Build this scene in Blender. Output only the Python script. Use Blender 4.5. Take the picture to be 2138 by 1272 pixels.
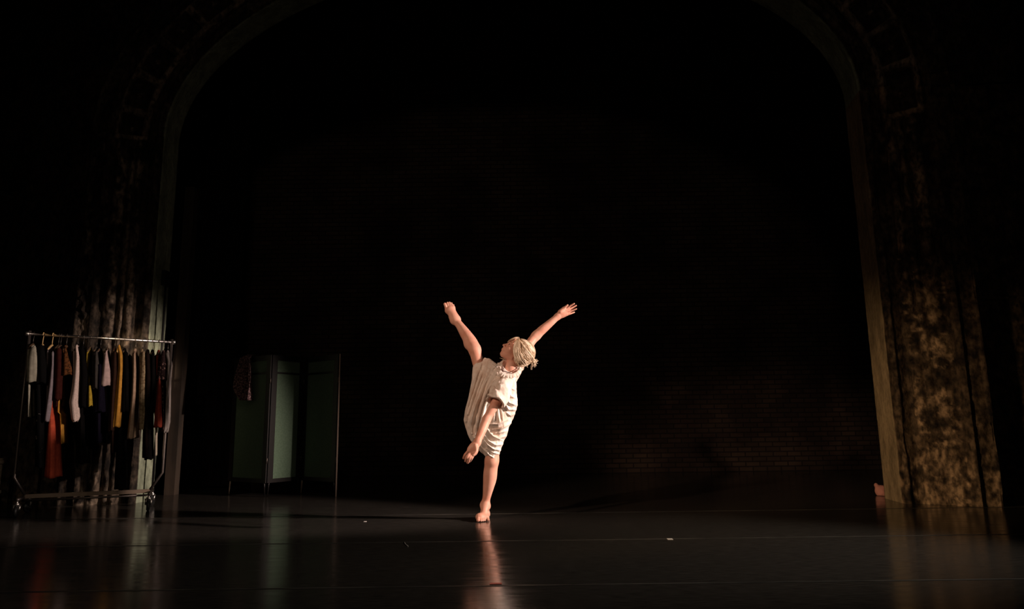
import bpy, math, random
import numpy as np
from mathutils import Vector, Matrix

for o in list(bpy.data.objects): bpy.data.objects.remove(o)
SC = bpy.context.scene
COL = SC.collection
rnd = random.Random(7)

# ------------------------------------------------------------------ camera
FPX, CX, CY, H = 1450.0, 1069.0, 636.0, 0.76
TH = math.atan(252 / FPX)
RO = math.radians(-0.75)
cam_d = bpy.data.cameras.new('camera')
cam_d.sensor_width = 36.0
cam_d.lens = FPX / 2138 * 36.0
cam_d.clip_end = 100
cam = bpy.data.objects.new('camera', cam_d)
COL.objects.link(cam)
MC = Matrix.Rotation(math.pi / 2 + TH, 4, 'X') @ Matrix.Rotation(RO, 4, 'Z')
cam.matrix_world = Matrix.Translation((0, 0, H)) @ MC
SC.camera = cam
MCn = np.array(MC.to_3x3())

def ray(px, py):
    return MCn @ np.array([(px - CX) / FPX, -(py - CY) / FPX, -1.0])
def at(px, py, Y):
    """the place at depth Y that stands at this measured spot"""
    r = ray(px, py)
    return np.array([0, 0, H]) + r * Y / r[1]
def fl(px, py, z=0.0):
    r = ray(px, py)
    return np.array([0, 0, H]) + r * (z - H) / r[2]

# ------------------------------------------------------------------ world, exposure, lights
W = bpy.data.worlds.new('world'); SC.world = W; W.use_nodes = True
W.node_tree.nodes['Background'].inputs[0].default_value = (1.0, 0.8, 0.62, 1)
W.node_tree.nodes['Background'].inputs[1].default_value = 0.0012
SC.view_settings.view_transform = 'Standard'
SC.view_settings.look = 'None'
SC.view_settings.gamma = 1.0
SC.view_settings.use_curve_mapping = False
SC.view_settings.exposure = 0.0

def spot(name, loc, target, energy, size_deg, blend, radius, color):
    l = bpy.data.lights.new(name, 'SPOT')
    l.energy = energy; l.spot_size = math.radians(size_deg); l.spot_blend = blend
    l.shadow_soft_size = radius; l.color = color
    o = bpy.data.objects.new(name, l); COL.objects.link(o)
    o.location = loc
    d = Vector(target) - Vector(loc)
    o.rotation_euler = d.to_track_quat('-Z', 'Y').to_euler()
    return o
# stage-left side light that carries the dancer
spot('side_light', (5.3, 4.35, 2.35), (-0.08, 5.80, 1.18), 2550, 24.5, 0.5, 0.10, (1.0, 0.755, 0.655))
# separate spot added to spread the side light over the open floor
spot('floor_fill', (5.4, 3.9, 2.6), (0.7, 4.5, 0.0), 560, 45, 1.0, 0.12, (1.0, 0.85, 0.72))
# warm front wash from house left
spot('front_light', (-4.4, 0.6, 3.3), (-0.1, 5.8, 1.1), 640, 24, 0.6, 0.15, (1.0, 0.66, 0.46))
# small house lamp on the costume rail, mirrored in its chrome tube
spot('rail_light', (-1.40, -0.8, 3.3), (-4.05, 6.9, 1.1), 110, 17, 0.5, 0.05, (1.0, 0.74, 0.52))
spot('rail_glint_spot', (-1.40, -0.8, 3.4), (-3.86, 6.93, 1.74), 4000, 3.4, 1.0, 0.06, (1.0, 0.74, 0.52))  # narrow spot added only to put a glint on the top rail
# low side light sweeping across the stage to the left jamb and the rack
spot('low_light', (4.9, 3.2, 1.0), (-4.0, 7.8, 0.10), 180, 16, 1.0, 0.08, (1.0, 0.85, 0.66))
# warm lamp that grazes the foot of the right column
spot('floor_light', (-2.9, 2.4, 0.9), (3.75, 6.7, 0.45), 700, 26, 1.0, 0.2, (1.0, 0.66, 0.36))
# dim lamp high over the house
spot('house_light', (0.0, -2.0, 6.5), (0.0, 7.5, 3.2), 85, 76, 1.0, 0.4, (1.0, 0.74, 0.55))

# ------------------------------------------------------------------ materials
def new_mat(name, color, rough=0.8, metal=0.0, spec=0.5):
    m = bpy.data.materials.new(name); m.use_nodes = True
    b = m.node_tree.nodes['Principled BSDF']
    b.inputs['Base Color'].default_value = (*color, 1)
    b.inputs['Roughness'].default_value = rough
    b.inputs['Metallic'].default_value = metal
    b.inputs['Specular IOR Level'].default_value = spec
    return m

def add_noise_color(m, c1, c2, scale=20, detail=4, lo=0.4, hi=0.6, stretch=(1, 1, 1)):
    nt = m.node_tree; N = nt.nodes; L = nt.links
    tc = N.new('ShaderNodeTexCoord'); mp = N.new('ShaderNodeMapping')
    mp.inputs['Scale'].default_value = stretch
    ns = N.new('ShaderNodeTexNoise'); ns.inputs['Scale'].default_value = scale; ns.inputs['Detail'].default_value = detail
    cr = N.new('ShaderNodeValToRGB')
    cr.color_ramp.elements[0].position = lo; cr.color_ramp.elements[0].color = (*c1, 1)
    cr.color_ramp.elements[1].position = hi; cr.color_ramp.elements[1].color = (*c2, 1)
    L.new(tc.outputs['Object'], mp.inputs['Vector']); L.new(mp.outputs[0], ns.inputs['Vector'])
    L.new(ns.outputs['Fac'], cr.inputs[0]); L.new(cr.outputs[0], N['Principled BSDF'].inputs['Base Color'])
    return mp, ns, cr

def add_bump(m, scale, strength, dist=0.01, stretch=(1, 1, 1), detail=4):
    nt = m.node_tree; N = nt.nodes; L = nt.links
    tc = N.new('ShaderNodeTexCoord'); mp = N.new('ShaderNodeMapping')
    mp.inputs['Scale'].default_value = stretch
    ns = N.new('ShaderNodeTexNoise'); ns.inputs['Scale'].default_value = scale; ns.inputs['Detail'].default_value = detail
    bp = N.new('ShaderNodeBump'); bp.inputs['Strength'].default_value = strength; bp.inputs['Distance'].default_value = dist
    L.new(tc.outputs['Object'], mp.inputs['Vector']); L.new(mp.outputs[0], ns.inputs['Vector'])
    L.new(ns.outputs['Fac'], bp.inputs['Height']); L.new(bp.outputs[0], N['Principled BSDF'].inputs['Normal'])

# ------------------------------------------------------------------ object helpers
def link_mesh(name, verts, faces, mat, parent=None, smooth=True):
    me = bpy.data.meshes.new(name)
    if isinstance(verts, np.ndarray): verts = verts.tolist()
    if isinstance(faces, np.ndarray): faces = faces.tolist()
    me.from_pydata(verts, [], faces); me.update()
    if smooth: me.polygons.foreach_set('use_smooth', [True] * len(me.polygons))
    if mat: me.materials.append(mat)
    o = bpy.data.objects.new(name, me); COL.objects.link(o)
    if parent: o.parent = parent; 
    return o

def tag(o, label=None, cat=None, group=None, kind=None):
    if label: o['label'] = label
    if cat: o['category'] = cat
    if group: o['group'] = group
    if kind: o['kind'] = kind
    return o

def thing(name, loc=(0, 0, 0)):
    o = bpy.data.objects.new(name, None); COL.objects.link(o); o.location = loc
    o.empty_display_size = 0.1
    return o

class MB:
    """collects shapes in world places, built as one mesh about an origin"""
    def __init__(s): s.v = []; s.f = []
    def box(s, c, h, R=None):
        n = len(s.v); c = np.array(c, float)
        for dx in (-1, 1):
            for dy in (-1, 1):
                for dz in (-1, 1):
                    p = np.array([dx * h[0], dy * h[1], dz * h[2]])
                    if R is not None: p = R @ p
                    s.v.append(c + p)
        for q in ((0, 1, 3, 2), (4, 6, 7, 5), (0, 4, 5, 1), (2, 3, 7, 6), (0, 2, 6, 4), (1, 5, 7, 3)):
            s.f.append([n + i for i in q])
        return s
    def tube(s, pts, r, seg=12, cap=True, flat=None):
        pts = [np.array(p, float) for p in pts]
        rs = r if hasattr(r, '__len__') else [r] * len(pts)
        n0 = len(s.v); prev = None
        for i, p in enumerate(pts):
            a = pts[max(i - 1, 0)]; b = pts[min(i + 1, len(pts) - 1)]
            t = b - a; t /= (np.linalg.norm(t) + 1e-9)
            if prev is None:
                ref = np.array([0, 0, 1.0]) if abs(t[2]) < .9 else np.array([1.0, 0, 0])
                u = np.cross(t, ref)
            else:
                u = prev - t * np.dot(prev, t)
            u /= np.linalg.norm(u); prev = u; w = np.cross(t, u)
            for k in range(seg):
                an = 2 * math.pi * k / seg
                s.v.append(p + rs[i] * (math.cos(an) * u + math.sin(an) * w))
        for i in range(len(pts) - 1):
            for k in range(seg):
                a = n0 + i * seg + k; b = n0 + i * seg + (k + 1) % seg
                s.f.append([a, b, b + seg, a + seg])
        if cap:
            s.f.append([n0 + k for k in range(seg)][::-1])
            s.f.append([n0 + (len(pts) - 1) * seg + k for k in range(seg)])
        return s
    def disc(s, c, axis, r, half, seg=24):
        axis = np.array(axis, float); axis /= np.linalg.norm(axis)
        c = np.array(c, float)
        e = min(half * .5, r * .2)
        return s.tube([c - axis * half, c - axis * (half - e), c + axis * (half - e), c + axis * half],
                      [r - e, r, r, r - e], seg)
    def build(s, name, mat, parent=None, smooth=True):
        v = np.array(s.v)
        if parent is not None: v = v - np.array(origin_of(parent))
        o = link_mesh(name, v, s.f, mat, parent, smooth)
        return o

def origin_of(o):
    p = Vector((0, 0, 0))
    while o is not None:
        p += o.location; o = o.parent
    return tuple(p)

def auto_smooth(o, deg=40):
    me = o.data
    try: me.set_sharp_from_angle(angle=math.radians(deg))
    except Exception: pass

# ------------------------------------------------------------------ value noise (numpy)
_rs = np.random.RandomState(3)
_T = _rs.rand(64, 64, 64).astype(np.float32)
def vnoise(x, y, z):
    x = np.asarray(x, float); y = np.asarray(y, float); z = np.asarray(z, float)
    x, y, z = np.broadcast_arrays(x, y, z)
    xi = np.floor(x).astype(int); yi = np.floor(y).astype(int); zi = np.floor(z).astype(int)
    fx = x - xi; fy = y - yi; fz = z - zi
    fx = fx * fx * (3 - 2 * fx); fy = fy * fy * (3 - 2 * fy); fz = fz * fz * (3 - 2 * fz)
    def g(a, b, c): return _T[(xi + a) & 63, (yi + b) & 63, (zi + c) & 63]
    x00 = g(0, 0, 0) * (1 - fx) + g(1, 0, 0) * fx; x10 = g(0, 1, 0) * (1 - fx) + g(1, 1, 0) * fx
    x01 = g(0, 0, 1) * (1 - fx) + g(1, 0, 1) * fx; x11 = g(0, 1, 1) * (1 - fx) + g(1, 1, 1) * fx
    a = x00 * (1 - fy) + x10 * fy; b = x01 * (1 - fy) + x11 * fy
    return a * (1 - fz) + b * fz
def fbm(x, y, z, o=4):
    s = 0; a = .5; t = 0
    for i in range(o):
        s = s + a * vnoise(x * 2 ** i + 7 * i, y * 2 ** i + 3 * i, z * 2 ** i); t += a; a *= .5
    return s / t

# ================================================================== THE STAGE
# ---- floor: glossy black dance floor
m_floor = new_mat('black_dance_floor', (0.02, 0.019, 0.017), 0.17, 0, 0.38)
nt = m_floor.node_tree; N = nt.nodes; L = nt.links; B = N['Principled BSDF']
tc = N.new('ShaderNodeTexCoord')
mp = N.new('ShaderNodeMapping'); mp.inputs['Scale'].default_value = (1.2, 6, 1)
n1 = N.new('ShaderNodeTexNoise'); n1.inputs['Scale'].default_value = 3; n1.inputs['Detail'].default_value = 8
r1 = N.new('ShaderNodeMapRange'); r1.inputs['From Min'].default_value = .3; r1.inputs['From Max'].default_value = .7
r1.inputs['To Min'].default_value = .12; r1.inputs['To Max'].default_value = .22
L.new(tc.outputs['Object'], mp.inputs[0]); L.new(mp.outputs[0], n1.inputs[0]); L.new(n1.outputs['Fac'], r1.inputs[0])
L.new(r1.outputs[0], B.inputs['Roughness'])
cr = N.new('ShaderNodeValToRGB')
cr.color_ramp.elements[0].position = .35; cr.color_ramp.elements[0].color = (.030, .028, .025, 1)
cr.color_ramp.elements[1].position = .75; cr.color_ramp.elements[1].color = (.070, .064, .056, 1)
mp2 = N.new('ShaderNodeMapping'); mp2.inputs['Scale'].default_value = (3, 26, 1)
n2 = N.new('ShaderNodeTexNoise'); n2.inputs['Scale'].default_value = 4; n2.inputs['Detail'].default_value = 10
L.new(tc.outputs['Object'], mp2.inputs[0]); L.new(mp2.outputs[0], n2.inputs[0]); L.new(n2.outputs['Fac'], cr.inputs[0])
L.new(cr.outputs[0], B.inputs['Base Color'])
bp = N.new('ShaderNodeBump'); bp.inputs['Strength'].default_value = .10; bp.inputs['Distance'].default_value = .003
mp3 = N.new('ShaderNodeMapping'); mp3.inputs['Scale'].default_value = (1, 2.5, 1)
n3 = N.new('ShaderNodeTexNoise'); n3.inputs['Scale'].default_value = 7; n3.inputs['Detail'].default_value = 3
L.new(tc.outputs['Object'], mp3.inputs[0]); L.new(mp3.outputs[0], n3.inputs[0]); L.new(n3.outputs['Fac'], bp.inputs['Height'])
L.new(bp.outputs[0], B.inputs['Normal'])
fm = MB()
FX0, FX1 = -9.0, 9.0
seams = [-3.0, 0.4, 2.0, 3.52, 4.83, 6.28, 8.0, 9.6, 12.2]
for a, b in zip(seams[:-1], seams[1:]):           # the rolled-out strips, butted with a hairline between
    fm.box(((FX0 + FX1) / 2, (a + b) / 2, -0.05), ((FX1 - FX0) / 2, (b - a) / 2 - 0.0015, 0.05))
floor_o = tag(fm.build('floor', m_floor, smooth=False), kind='structure')
m_seam = new_mat('worn_seam_tape', (0.06, 0.056, 0.05), 0.45)
add_noise_color(m_seam, (.02, .02, .018), (.09, .085, .075), 2.5, 3, .35, .65)
for i, (ys, sl, w) in enumerate(((3.52, 0, .011), (4.83, 0, .010), (6.28, 0, .011))):
    s = MB().box((0.3, ys, 0.0006), (4.6, w, 0.0006)).build('trim_%d' % (10 + i), m_seam, smooth=False)
    tag(s, kind='structure')

# ---- brick back wall
m_brick = new_mat('old_brick', (0.1, 0.05, 0.03), 0.9)
nt = m_brick.node_tree; N = nt.nodes; L = nt.links; B = N['Principled BSDF']
tc = N.new('ShaderNodeTexCoord'); mp = N.new('ShaderNodeMapping'); mp.inputs['Rotation'].default_value = (math.pi / 2, 0, 0)
br = N.new('ShaderNodeTexBrick'); br.inputs['Scale'].default_value = 1.0
br.inputs['Brick Width'].default_value = .22; br.inputs['Row Height'].default_value = .075; br.inputs['Mortar Size'].default_value = .010
br.inputs['Color1'].default_value = (.12, .080, .056, 1); br.inputs['Color2'].default_value = (.07, .048, .036, 1)
br.inputs['Mortar'].default_value = (.03, .022, .018, 1)
L.new(tc.outputs['Object'], mp.inputs[0]); L.new(mp.outputs[0], br.inputs[0])
nz = N.new('ShaderNodeTexNoise'); nz.inputs['Scale'].default_value = 1.3; nz.inputs['Detail'].default_value = 6
cr = N.new('ShaderNodeValToRGB'); cr.color_ramp.elements[0].position = .4; cr.color_ramp.elements[0].color = (.35, .3, .28, 1)
cr.color_ramp.elements[1].position = .65; cr.color_ramp.elements[1].color = (1, 1, 1, 1)
L.new(tc.outputs['Object'], nz.inputs[0]); L.new(nz.outputs[0], cr.inputs[0])
mx = N.new('ShaderNodeMixRGB'); mx.blend_type = 'MULTIPLY'; mx.inputs[0].default_value = 1
L.new(br.outputs[0], mx.inputs[1]); L.new(cr.outputs[0], mx.inputs[2]); L.new(mx.outputs[0], B.inputs['Base Color'])
bp = N.new('ShaderNodeBump'); bp.inputs['Strength'].default_value = .6; bp.inputs['Distance'].default_value = .01; bp.invert = True
L.new(br.outputs['Fac'], bp.inputs['Height']); L.new(bp.outputs[0], B.inputs['Normal'])
bw = MB().box((0, 11.3, 4.5), (9, .15, 4.5)).build('wall_back', m_brick, smooth=False); tag(bw, kind='structure')
MBk = new_mat('black_paint', (0.012, 0.011, 0.010), .9, 0, .2)
for nm, x in (('wall_stage_left', 9.1), ('wall_stage_right', -9.1)):
    tag(MB().box((x, 7, 4.5), (.1, 4.6, 4.5)).build(nm, MBk, smooth=False), kind='structure')
tag(MB().box((0, 7, 9.1), (9.2, 4.6, .1)).build('ceiling', MBk, smooth=False), kind='structure')

# ---- proscenium: weathered fluted columns running up into a coffered arch
LBy = 7.90; LBx = at(345, 700, LBy)[0]      # inner back edge of the left jamb
RBx, RBy = 3.66, 7.10       # inner back edge of the right jamb
mid = np.array([(LBx + RBx) / 2, (LBy + RBy) / 2]); AX = np.array([RBx - LBx, RBy - LBy]); HW = np.linalg.norm(AX) / 2; AX = AX / np.linalg.norm(AX)
FR = np.array([AX[1], -AX[0]])      # toward the house
ZS, RISE = 4.10, 2.15               # springing height, rise of the arch

def bumpf(t, c, w): 
    return np.sqrt(np.clip(1 - ((t - c) / w) ** 2, 0, 1))
def gau(t, c, w): return np.exp(-((t - c) / w) ** 2)

# profile control: u outward from the opening, v toward the house; p = running length
PROF = np.array([(.30, 0.06), (0.0, 0.0), (-.02, .42), (0.0, .50), (.03, .515), (.05, .49), (.13, .47), (.15, .50), (.46, .68), (.48, .74), (.52, .76),
                 (.53, .72), (.66, .74), (.67, .76), (.70, .76), (.71, .60), (.72, .46), (2.9, .46)])
seg = np.linalg.norm(np.diff(PROF, axis=0), axis=1); cum = np.concatenate([[0], np.cumsum(seg)])
def prof_at(p):
    return np.stack([np.interp(p, cum, PROF[:, 0]), np.interp(p, cum, PROF[:, 1])], -1)
P_REV = (cum[1], cum[2]); P_COL = (cum[7], cum[8]); P_FLAT = (cum[11], cum[12]); P_WALL = cum[16]

def pros_mesh(name, s0, s1, p0, p1, ds, dp, mat, side):
    """side -1: left jamb, +1: right jamb, 0: arch; s runs up the jamb or around the arch"""
    ns = max(2, int((s1 - s0) / ds)); npp = max(2, int((p1 - p0) / dp))
    s = np.linspace(s0, s1, ns); p = np.linspace(p0, p1, npp)
    S, Pm = np.meshgrid(s, p, indexing='ij')
    uv = prof_at(Pm); U = uv[..., 0]; V = uv[..., 1]
    if side != 0:
        z = S; base = np.full_like(S, HW); nx = 1.0; nz = 0.0
        bx = side * HW * np.ones_like(S); dirx = side * np.ones_like(S); dirz = np.zeros_like(S); hgt = S; seed = 11 * side
        bz = z
    else:
        th = S   # angle 0..pi from right to left
        bx = HW * np.cos(th); bz = ZS + RISE * np.sin(th)
        nx_ = np.cos(th) / HW; nz_ = np.sin(th) / RISE; nn = np.hypot(nx_, nz_)
        dirx = nx_ / nn; dirz = nz_ / nn; hgt = ZS + 0 * S; seed = 5
    # along-path length used for the relief
    run = S if side != 0 else ZS + S * 3.0 * 1.0
    # --- relief
    pc0, pc1 = P_COL; t = (Pm - pc0) / (pc1 - pc0)
    incol = ((t > 0) & (t < 1)).astype(float)
    lumps = .5 + .5 * fbm(run * 3.1 + seed, t * 2, seed + 0 * S, 3)
    shaft = np.maximum.reduce([bumpf(t, .15, .13), bumpf(t, .40, .10) * .8, bumpf(t, .72, .19)])
    erode = fbm(run * 2.2 + 3 * seed, t * 3 + 9, seed + 0 * S, 4)
    erode = np.clip((erode - .42) * 5, 0, 1)
    bead = (0.5 + .5 * np.cos(run * 2 * math.pi / .30 + 2 * vnoise(run * 1.3, 0 * S + seed, 0 * S))) ** .5
    col = shaft * (.085 + .050 * bead * lumps) * (1 - .60 * erode)
    if side > 0: col = col * np.clip((S - 1.5) / .9, .22, 1)      # low down the shafts have crumbled to rough masonry
    # coffers above the capital
    cz0 = 3.78 + (-.08 if side > 0 else .0 if side == 0 else .22)
    cof = np.clip((run - cz0) / .05, 0, 1)
    per = .47
    q = ((run - cz0) / per) % 1.0
    ins = np.clip((q - .16) / .05, 0, 1) * np.clip((1 - .0 - q) / .05, 0, 1) * np.clip((t - .14) / .05, 0, 1) * np.clip((.90 - t) / .05, 0, 1)
    coff = .045 - .085 * ins
    rq = np.hypot((q - .58) * per, (t - .52) * (pc1 - pc0))
    coff = coff + np.where(rq < .022, .05 * np.sqrt(np.clip(1 - (rq / .022) ** 2, 0, 1)), 0)
    rel = (col * (1 - cof) + coff * cof) * incol
    # florid ornament on the outer flat band of the jambs
    pf0, pf1 = P_FLAT; tf = (Pm - pf0) / (pf1 - pf0); infl = ((tf > 0) & (tf < 1)).astype(float)
    flw = np.clip(vnoise(run * 17, tf * 5, seed + 2 + 0 * S) - .45, 0, 1) * np.clip(vnoise(run * 40, tf * 9, seed + 4 + 0 * S) + .3, 0, 1) * .10
    zone = np.clip((run - 1.75) / .2, 0, 1) * np.clip((4.1 - run) / .3, 0, 1) if side < 0 else .25
    rel += infl * flw * zone
    # recessed panel mouldings on the plain wall
    inw = (Pm > P_WALL); d = Pm - P_WALL
    if side != 0:
        pu0, pu1, pz0, pz1 = (.18, .58, 2.45, 3.25) if side < 0 else (.16, .9, 1.9, 4.2)
        inside = np.minimum(np.minimum(d - pu0, pu1 - d), np.minimum(S - pz0, pz1 - S))
        rel += inw * (gau(inside, 0, .018) * .03 - .02 * np.clip(inside / .02, 0, 1))
        rel += inw * gau(d, .9, .02) * .02
    # general crumbling
    rough = fbm(run * 14, Pm * 14, seed + 0 * S, 4) - .5
    big = np.clip(.40 - fbm(run * 1.7, Pm * 3, seed + 20 + 0 * S, 3), 0, 1)
    front = np.clip((Pm - P_REV[1]) / .05, 0, 1)
    if side > 0: rel += incol * (fbm(run * 30, Pm * 20, 3 + 0 * S, 3) - .5) * .045 * np.clip((2.6 - S) / .6, 0, 1)
    rel += front * (rough * .030 * (.4 + incol + infl * .5) - big * .12)
    rel += (1 - front) * rough * .006
    # normal of profile
    e = 1e-3; uv2 = prof_at(np.clip(Pm + e, 0, cum[-1])); uv1 = prof_at(np.clip(Pm - e, 0, cum[-1]))
    tu = uv2[..., 0] - uv1[..., 0]; tv = uv2[..., 1] - uv1[..., 1]; ln = np.hypot(tu, tv) + 1e-9
    nu = -tv / ln; nv = tu / ln
    U = U + rel * nu; V = V + rel * nv
    lx = bx + dirx * U; lz = bz + dirz * U
    # worn chipped bottom edge
    if side != 0:
        lz = np.where(S < s0 + 1e-6, 0.0, lz)
    V = V * (1 - .25 * np.clip(-lx / HW, 0, 1))          # the left jamb is a little shallower
    X = mid[0] + AX[0] * lx + FR[0] * V; Y = mid[1] + AX[1] * lx + FR[1] * V
    v = np.stack([X, Y, lz], -1).reshape(-1, 3)
    i, j = np.meshgrid(np.arange(ns - 1), np.arange(npp - 1), indexing='ij')
    a = (i * npp + j).ravel(); f = np.stack([a, a + 1, a + npp + 1, a + npp], -1)
    if side < 0 or side == 0: pass
    else: f = f[:, ::-1]
    o = link_mesh(name, v, f, mat)
    # colour layer: which skin of the old wall is left where (reveal paint, plaster, bare masonry), with shade in the recesses coloured in
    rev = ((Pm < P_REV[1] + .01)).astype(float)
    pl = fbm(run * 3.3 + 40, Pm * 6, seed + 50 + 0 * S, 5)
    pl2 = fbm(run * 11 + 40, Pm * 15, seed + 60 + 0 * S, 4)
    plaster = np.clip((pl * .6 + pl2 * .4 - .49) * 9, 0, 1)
    crest = np.clip(shaft * 1.5 - .35, 0, 1) * (1 - cof)  # plaster survives on the crests; groove shade is put into the colour too
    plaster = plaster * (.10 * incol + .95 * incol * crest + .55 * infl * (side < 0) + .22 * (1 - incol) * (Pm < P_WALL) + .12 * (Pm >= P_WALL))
    if side < 0: plaster = plaster * np.clip(.3 + (S - .9) * .6, .3, 1)  # plaster colour dimmed low down to offset the low lamp's spill
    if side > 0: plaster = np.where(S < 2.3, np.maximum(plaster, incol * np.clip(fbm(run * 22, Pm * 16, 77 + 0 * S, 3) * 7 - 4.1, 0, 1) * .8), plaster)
    plaster = np.where((cof > .5) & (incol > .5), np.where(rq < .022, .8, (1 - ins) * np.clip(pl2 * 2.4 - .45, 0, 1)), plaster)  # coffer recesses painted dark like shade, frames and rosettes pale
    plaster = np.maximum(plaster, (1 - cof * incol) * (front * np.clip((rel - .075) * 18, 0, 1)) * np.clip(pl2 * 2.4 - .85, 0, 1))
    if side > 0: plaster = np.maximum(plaster, np.clip((.75 - S) * 1.6, 0, 1) * np.clip((pl2 - .38) * 4, 0, 1) * (Pm < P_WALL))
    if side < 0: plaster = np.maximum(plaster, np.clip((.35 - S) * 2, 0, 1) * np.clip((pl2 - .45) * 5, 0, 1))
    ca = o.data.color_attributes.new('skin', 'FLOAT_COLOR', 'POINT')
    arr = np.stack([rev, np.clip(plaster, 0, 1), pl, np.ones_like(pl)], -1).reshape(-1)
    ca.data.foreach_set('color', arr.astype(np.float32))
    tag(o, kind='structure')
    return o

def pros_mat(name, paint, plaster, plaster2, bare1, bare2):
    m = new_mat(name, plaster, .88, 0, .25); nt = m.node_tree; N = nt.nodes; L = nt.links; B = N['Principled BSDF']
    at_ = N.new('ShaderNodeAttribute'); at_.attribute_name = 'skin'
    sp = N.new('ShaderNodeSeparateColor'); L.new(at_.outputs['Color'], sp.inputs[0])
    tc = N.new('ShaderNodeTexCoord')
    def ramp(scale, c1, c2, lo, hi, st=(1, 1, 1), det=8):
        mp = N.new('ShaderNodeMapping'); mp.inputs['Scale'].default_value = st
        n = N.new('ShaderNodeTexNoise'); n.inputs['Scale'].default_value = scale; n.inputs['Detail'].default_value = det
        c = N.new('ShaderNodeValToRGB'); c.color_ramp.elements[0].position = lo; c.color_ramp.elements[1].position = hi
        c.color_ramp.elements[0].color = (*c1, 1); c.color_ramp.elements[1].color = (*c2, 1)
        L.new(tc.outputs['Object'], mp.inputs[0]); L.new(mp.outputs[0], n.inputs[0]); L.new(n.outputs['Fac'], c.inputs[0]); return c
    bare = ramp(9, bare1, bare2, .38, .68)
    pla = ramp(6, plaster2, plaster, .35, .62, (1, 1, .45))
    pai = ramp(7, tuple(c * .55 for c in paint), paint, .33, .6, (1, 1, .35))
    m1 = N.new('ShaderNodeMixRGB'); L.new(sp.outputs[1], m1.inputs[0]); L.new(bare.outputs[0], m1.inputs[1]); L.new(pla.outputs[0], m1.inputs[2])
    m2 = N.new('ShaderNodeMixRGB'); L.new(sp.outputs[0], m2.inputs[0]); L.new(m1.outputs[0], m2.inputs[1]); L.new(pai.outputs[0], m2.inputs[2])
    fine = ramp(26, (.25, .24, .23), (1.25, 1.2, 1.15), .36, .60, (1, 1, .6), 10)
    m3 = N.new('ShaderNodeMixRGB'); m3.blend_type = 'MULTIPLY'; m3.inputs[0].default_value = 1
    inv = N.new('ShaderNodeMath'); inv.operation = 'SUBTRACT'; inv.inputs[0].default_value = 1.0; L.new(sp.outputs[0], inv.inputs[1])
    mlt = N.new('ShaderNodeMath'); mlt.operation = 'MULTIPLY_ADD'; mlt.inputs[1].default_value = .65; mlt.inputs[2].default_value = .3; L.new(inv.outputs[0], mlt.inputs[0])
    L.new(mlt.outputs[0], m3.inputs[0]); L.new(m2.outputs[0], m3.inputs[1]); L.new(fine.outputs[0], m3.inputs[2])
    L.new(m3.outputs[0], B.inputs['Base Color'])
    bp = N.new('ShaderNodeBump'); bp.inputs['Strength'].default_value = .8; bp.inputs['Distance'].default_value = .012
    n = N.new('ShaderNodeTexNoise'); n.inputs['Scale'].default_value = 35; n.inputs['Detail'].default_value = 8
    L.new(tc.outputs['Object'], n.inputs[0]); L.new(n.outputs['Fac'], bp.inputs['Height']); L.new(bp.outputs[0], B.inputs['Normal'])
    return m
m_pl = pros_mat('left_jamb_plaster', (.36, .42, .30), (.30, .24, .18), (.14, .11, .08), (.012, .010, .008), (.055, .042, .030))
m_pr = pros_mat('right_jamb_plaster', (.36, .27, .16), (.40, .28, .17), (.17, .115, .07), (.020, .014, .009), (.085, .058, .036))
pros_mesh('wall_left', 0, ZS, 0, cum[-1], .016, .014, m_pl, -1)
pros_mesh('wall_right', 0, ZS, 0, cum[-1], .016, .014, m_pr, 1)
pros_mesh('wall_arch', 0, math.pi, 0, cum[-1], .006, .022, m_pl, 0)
# plain wall that carries the arch up to the ceiling, beyond the curved band, is part of the arch mesh

# upstage pilaster just behind the left jamb
m_pil = new_mat('brown_timber', (.16, .11, .07), .8); add_noise_color(m_pil, (.02, .015, .010), (.075, .052, .035), 5, 6, .35, .65, (1, 1, .2))
q0 = at(352, 900, 8.45); q1 = at(373, 900, 8.45)
tag(MB().box(((q0[0] + q1[0]) / 2, 8.5, 1.9), ((q1[0] - q0[0]) / 2, .06, 1.9)).build('trim_1', m_pil, smooth=False), kind='structure')

# black masking curtain upstage of the left jamb
m_cur = new_mat('black_velour', (.010, .009, .008), .95, 0, .1)
cv, cf = [], []
x0, x1 = at(376, 800, 9.3)[0], at(492, 800, 9.3)[0]
n = 90; zs = np.linspace(.03, 6.0, 24)
for k, z in enumerate(zs):
    for side in (0, 1):
        rng = range(n + 1) if side == 0 else range(n, -1, -1)
        for i in rng:
            t = i / n
            y = 9.3 + .05 * math.sin(t * 44 + .6 * math.sin(z * .9)) + .02 * math.sin(t * 19 + 1) + (.012 if side else 0)
            cv.append((x0 + (x1 - x0) * t, y, z))
m2 = 2 * (n + 1)
for k in range(len(zs) - 1):
    for i in range(m2):
        a = k * m2 + i; b = k * m2 + (i + 1) % m2
        cf.append((a, b, b + m2, a + m2))
tag(link_mesh('stage_curtain', cv, cf, m_cur), 'tall black masking curtain hanging behind the rail of costumes, left of the folding screen', 'curtain')

# black box clamped on the edge of the left jamb
bx = thing('junction_box', tuple(at(346, 598, 7.62)))
p0 = at(340, 597, 7.62); p1 = at(350, 566, 7.62)
MBx = new_mat('black_enamel', (.008, .008, .008), .5)
MB().box(((p0[0] + p1[0]) / 2, 7.64, (p0[2] + p1[2]) / 2), ((p1[0] - p0[0]) / 2, .07, (p1[2] - p0[2]) / 2)).build('housing', MBx, bx, smooth=False)
MB().tube([((p0[0] + p1[0]) / 2, 7.64, p0[2]), ((p0[0] + p1[0]) / 2 + .002, 7.66, 1.3), ((p0[0] + p1[0]) / 2 + .01, 7.66, .02)], .012).build('conduit', MBx, bx)
tag(bx, 'small black box with a conduit on the inner edge of the left jamb', 'box')

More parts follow.
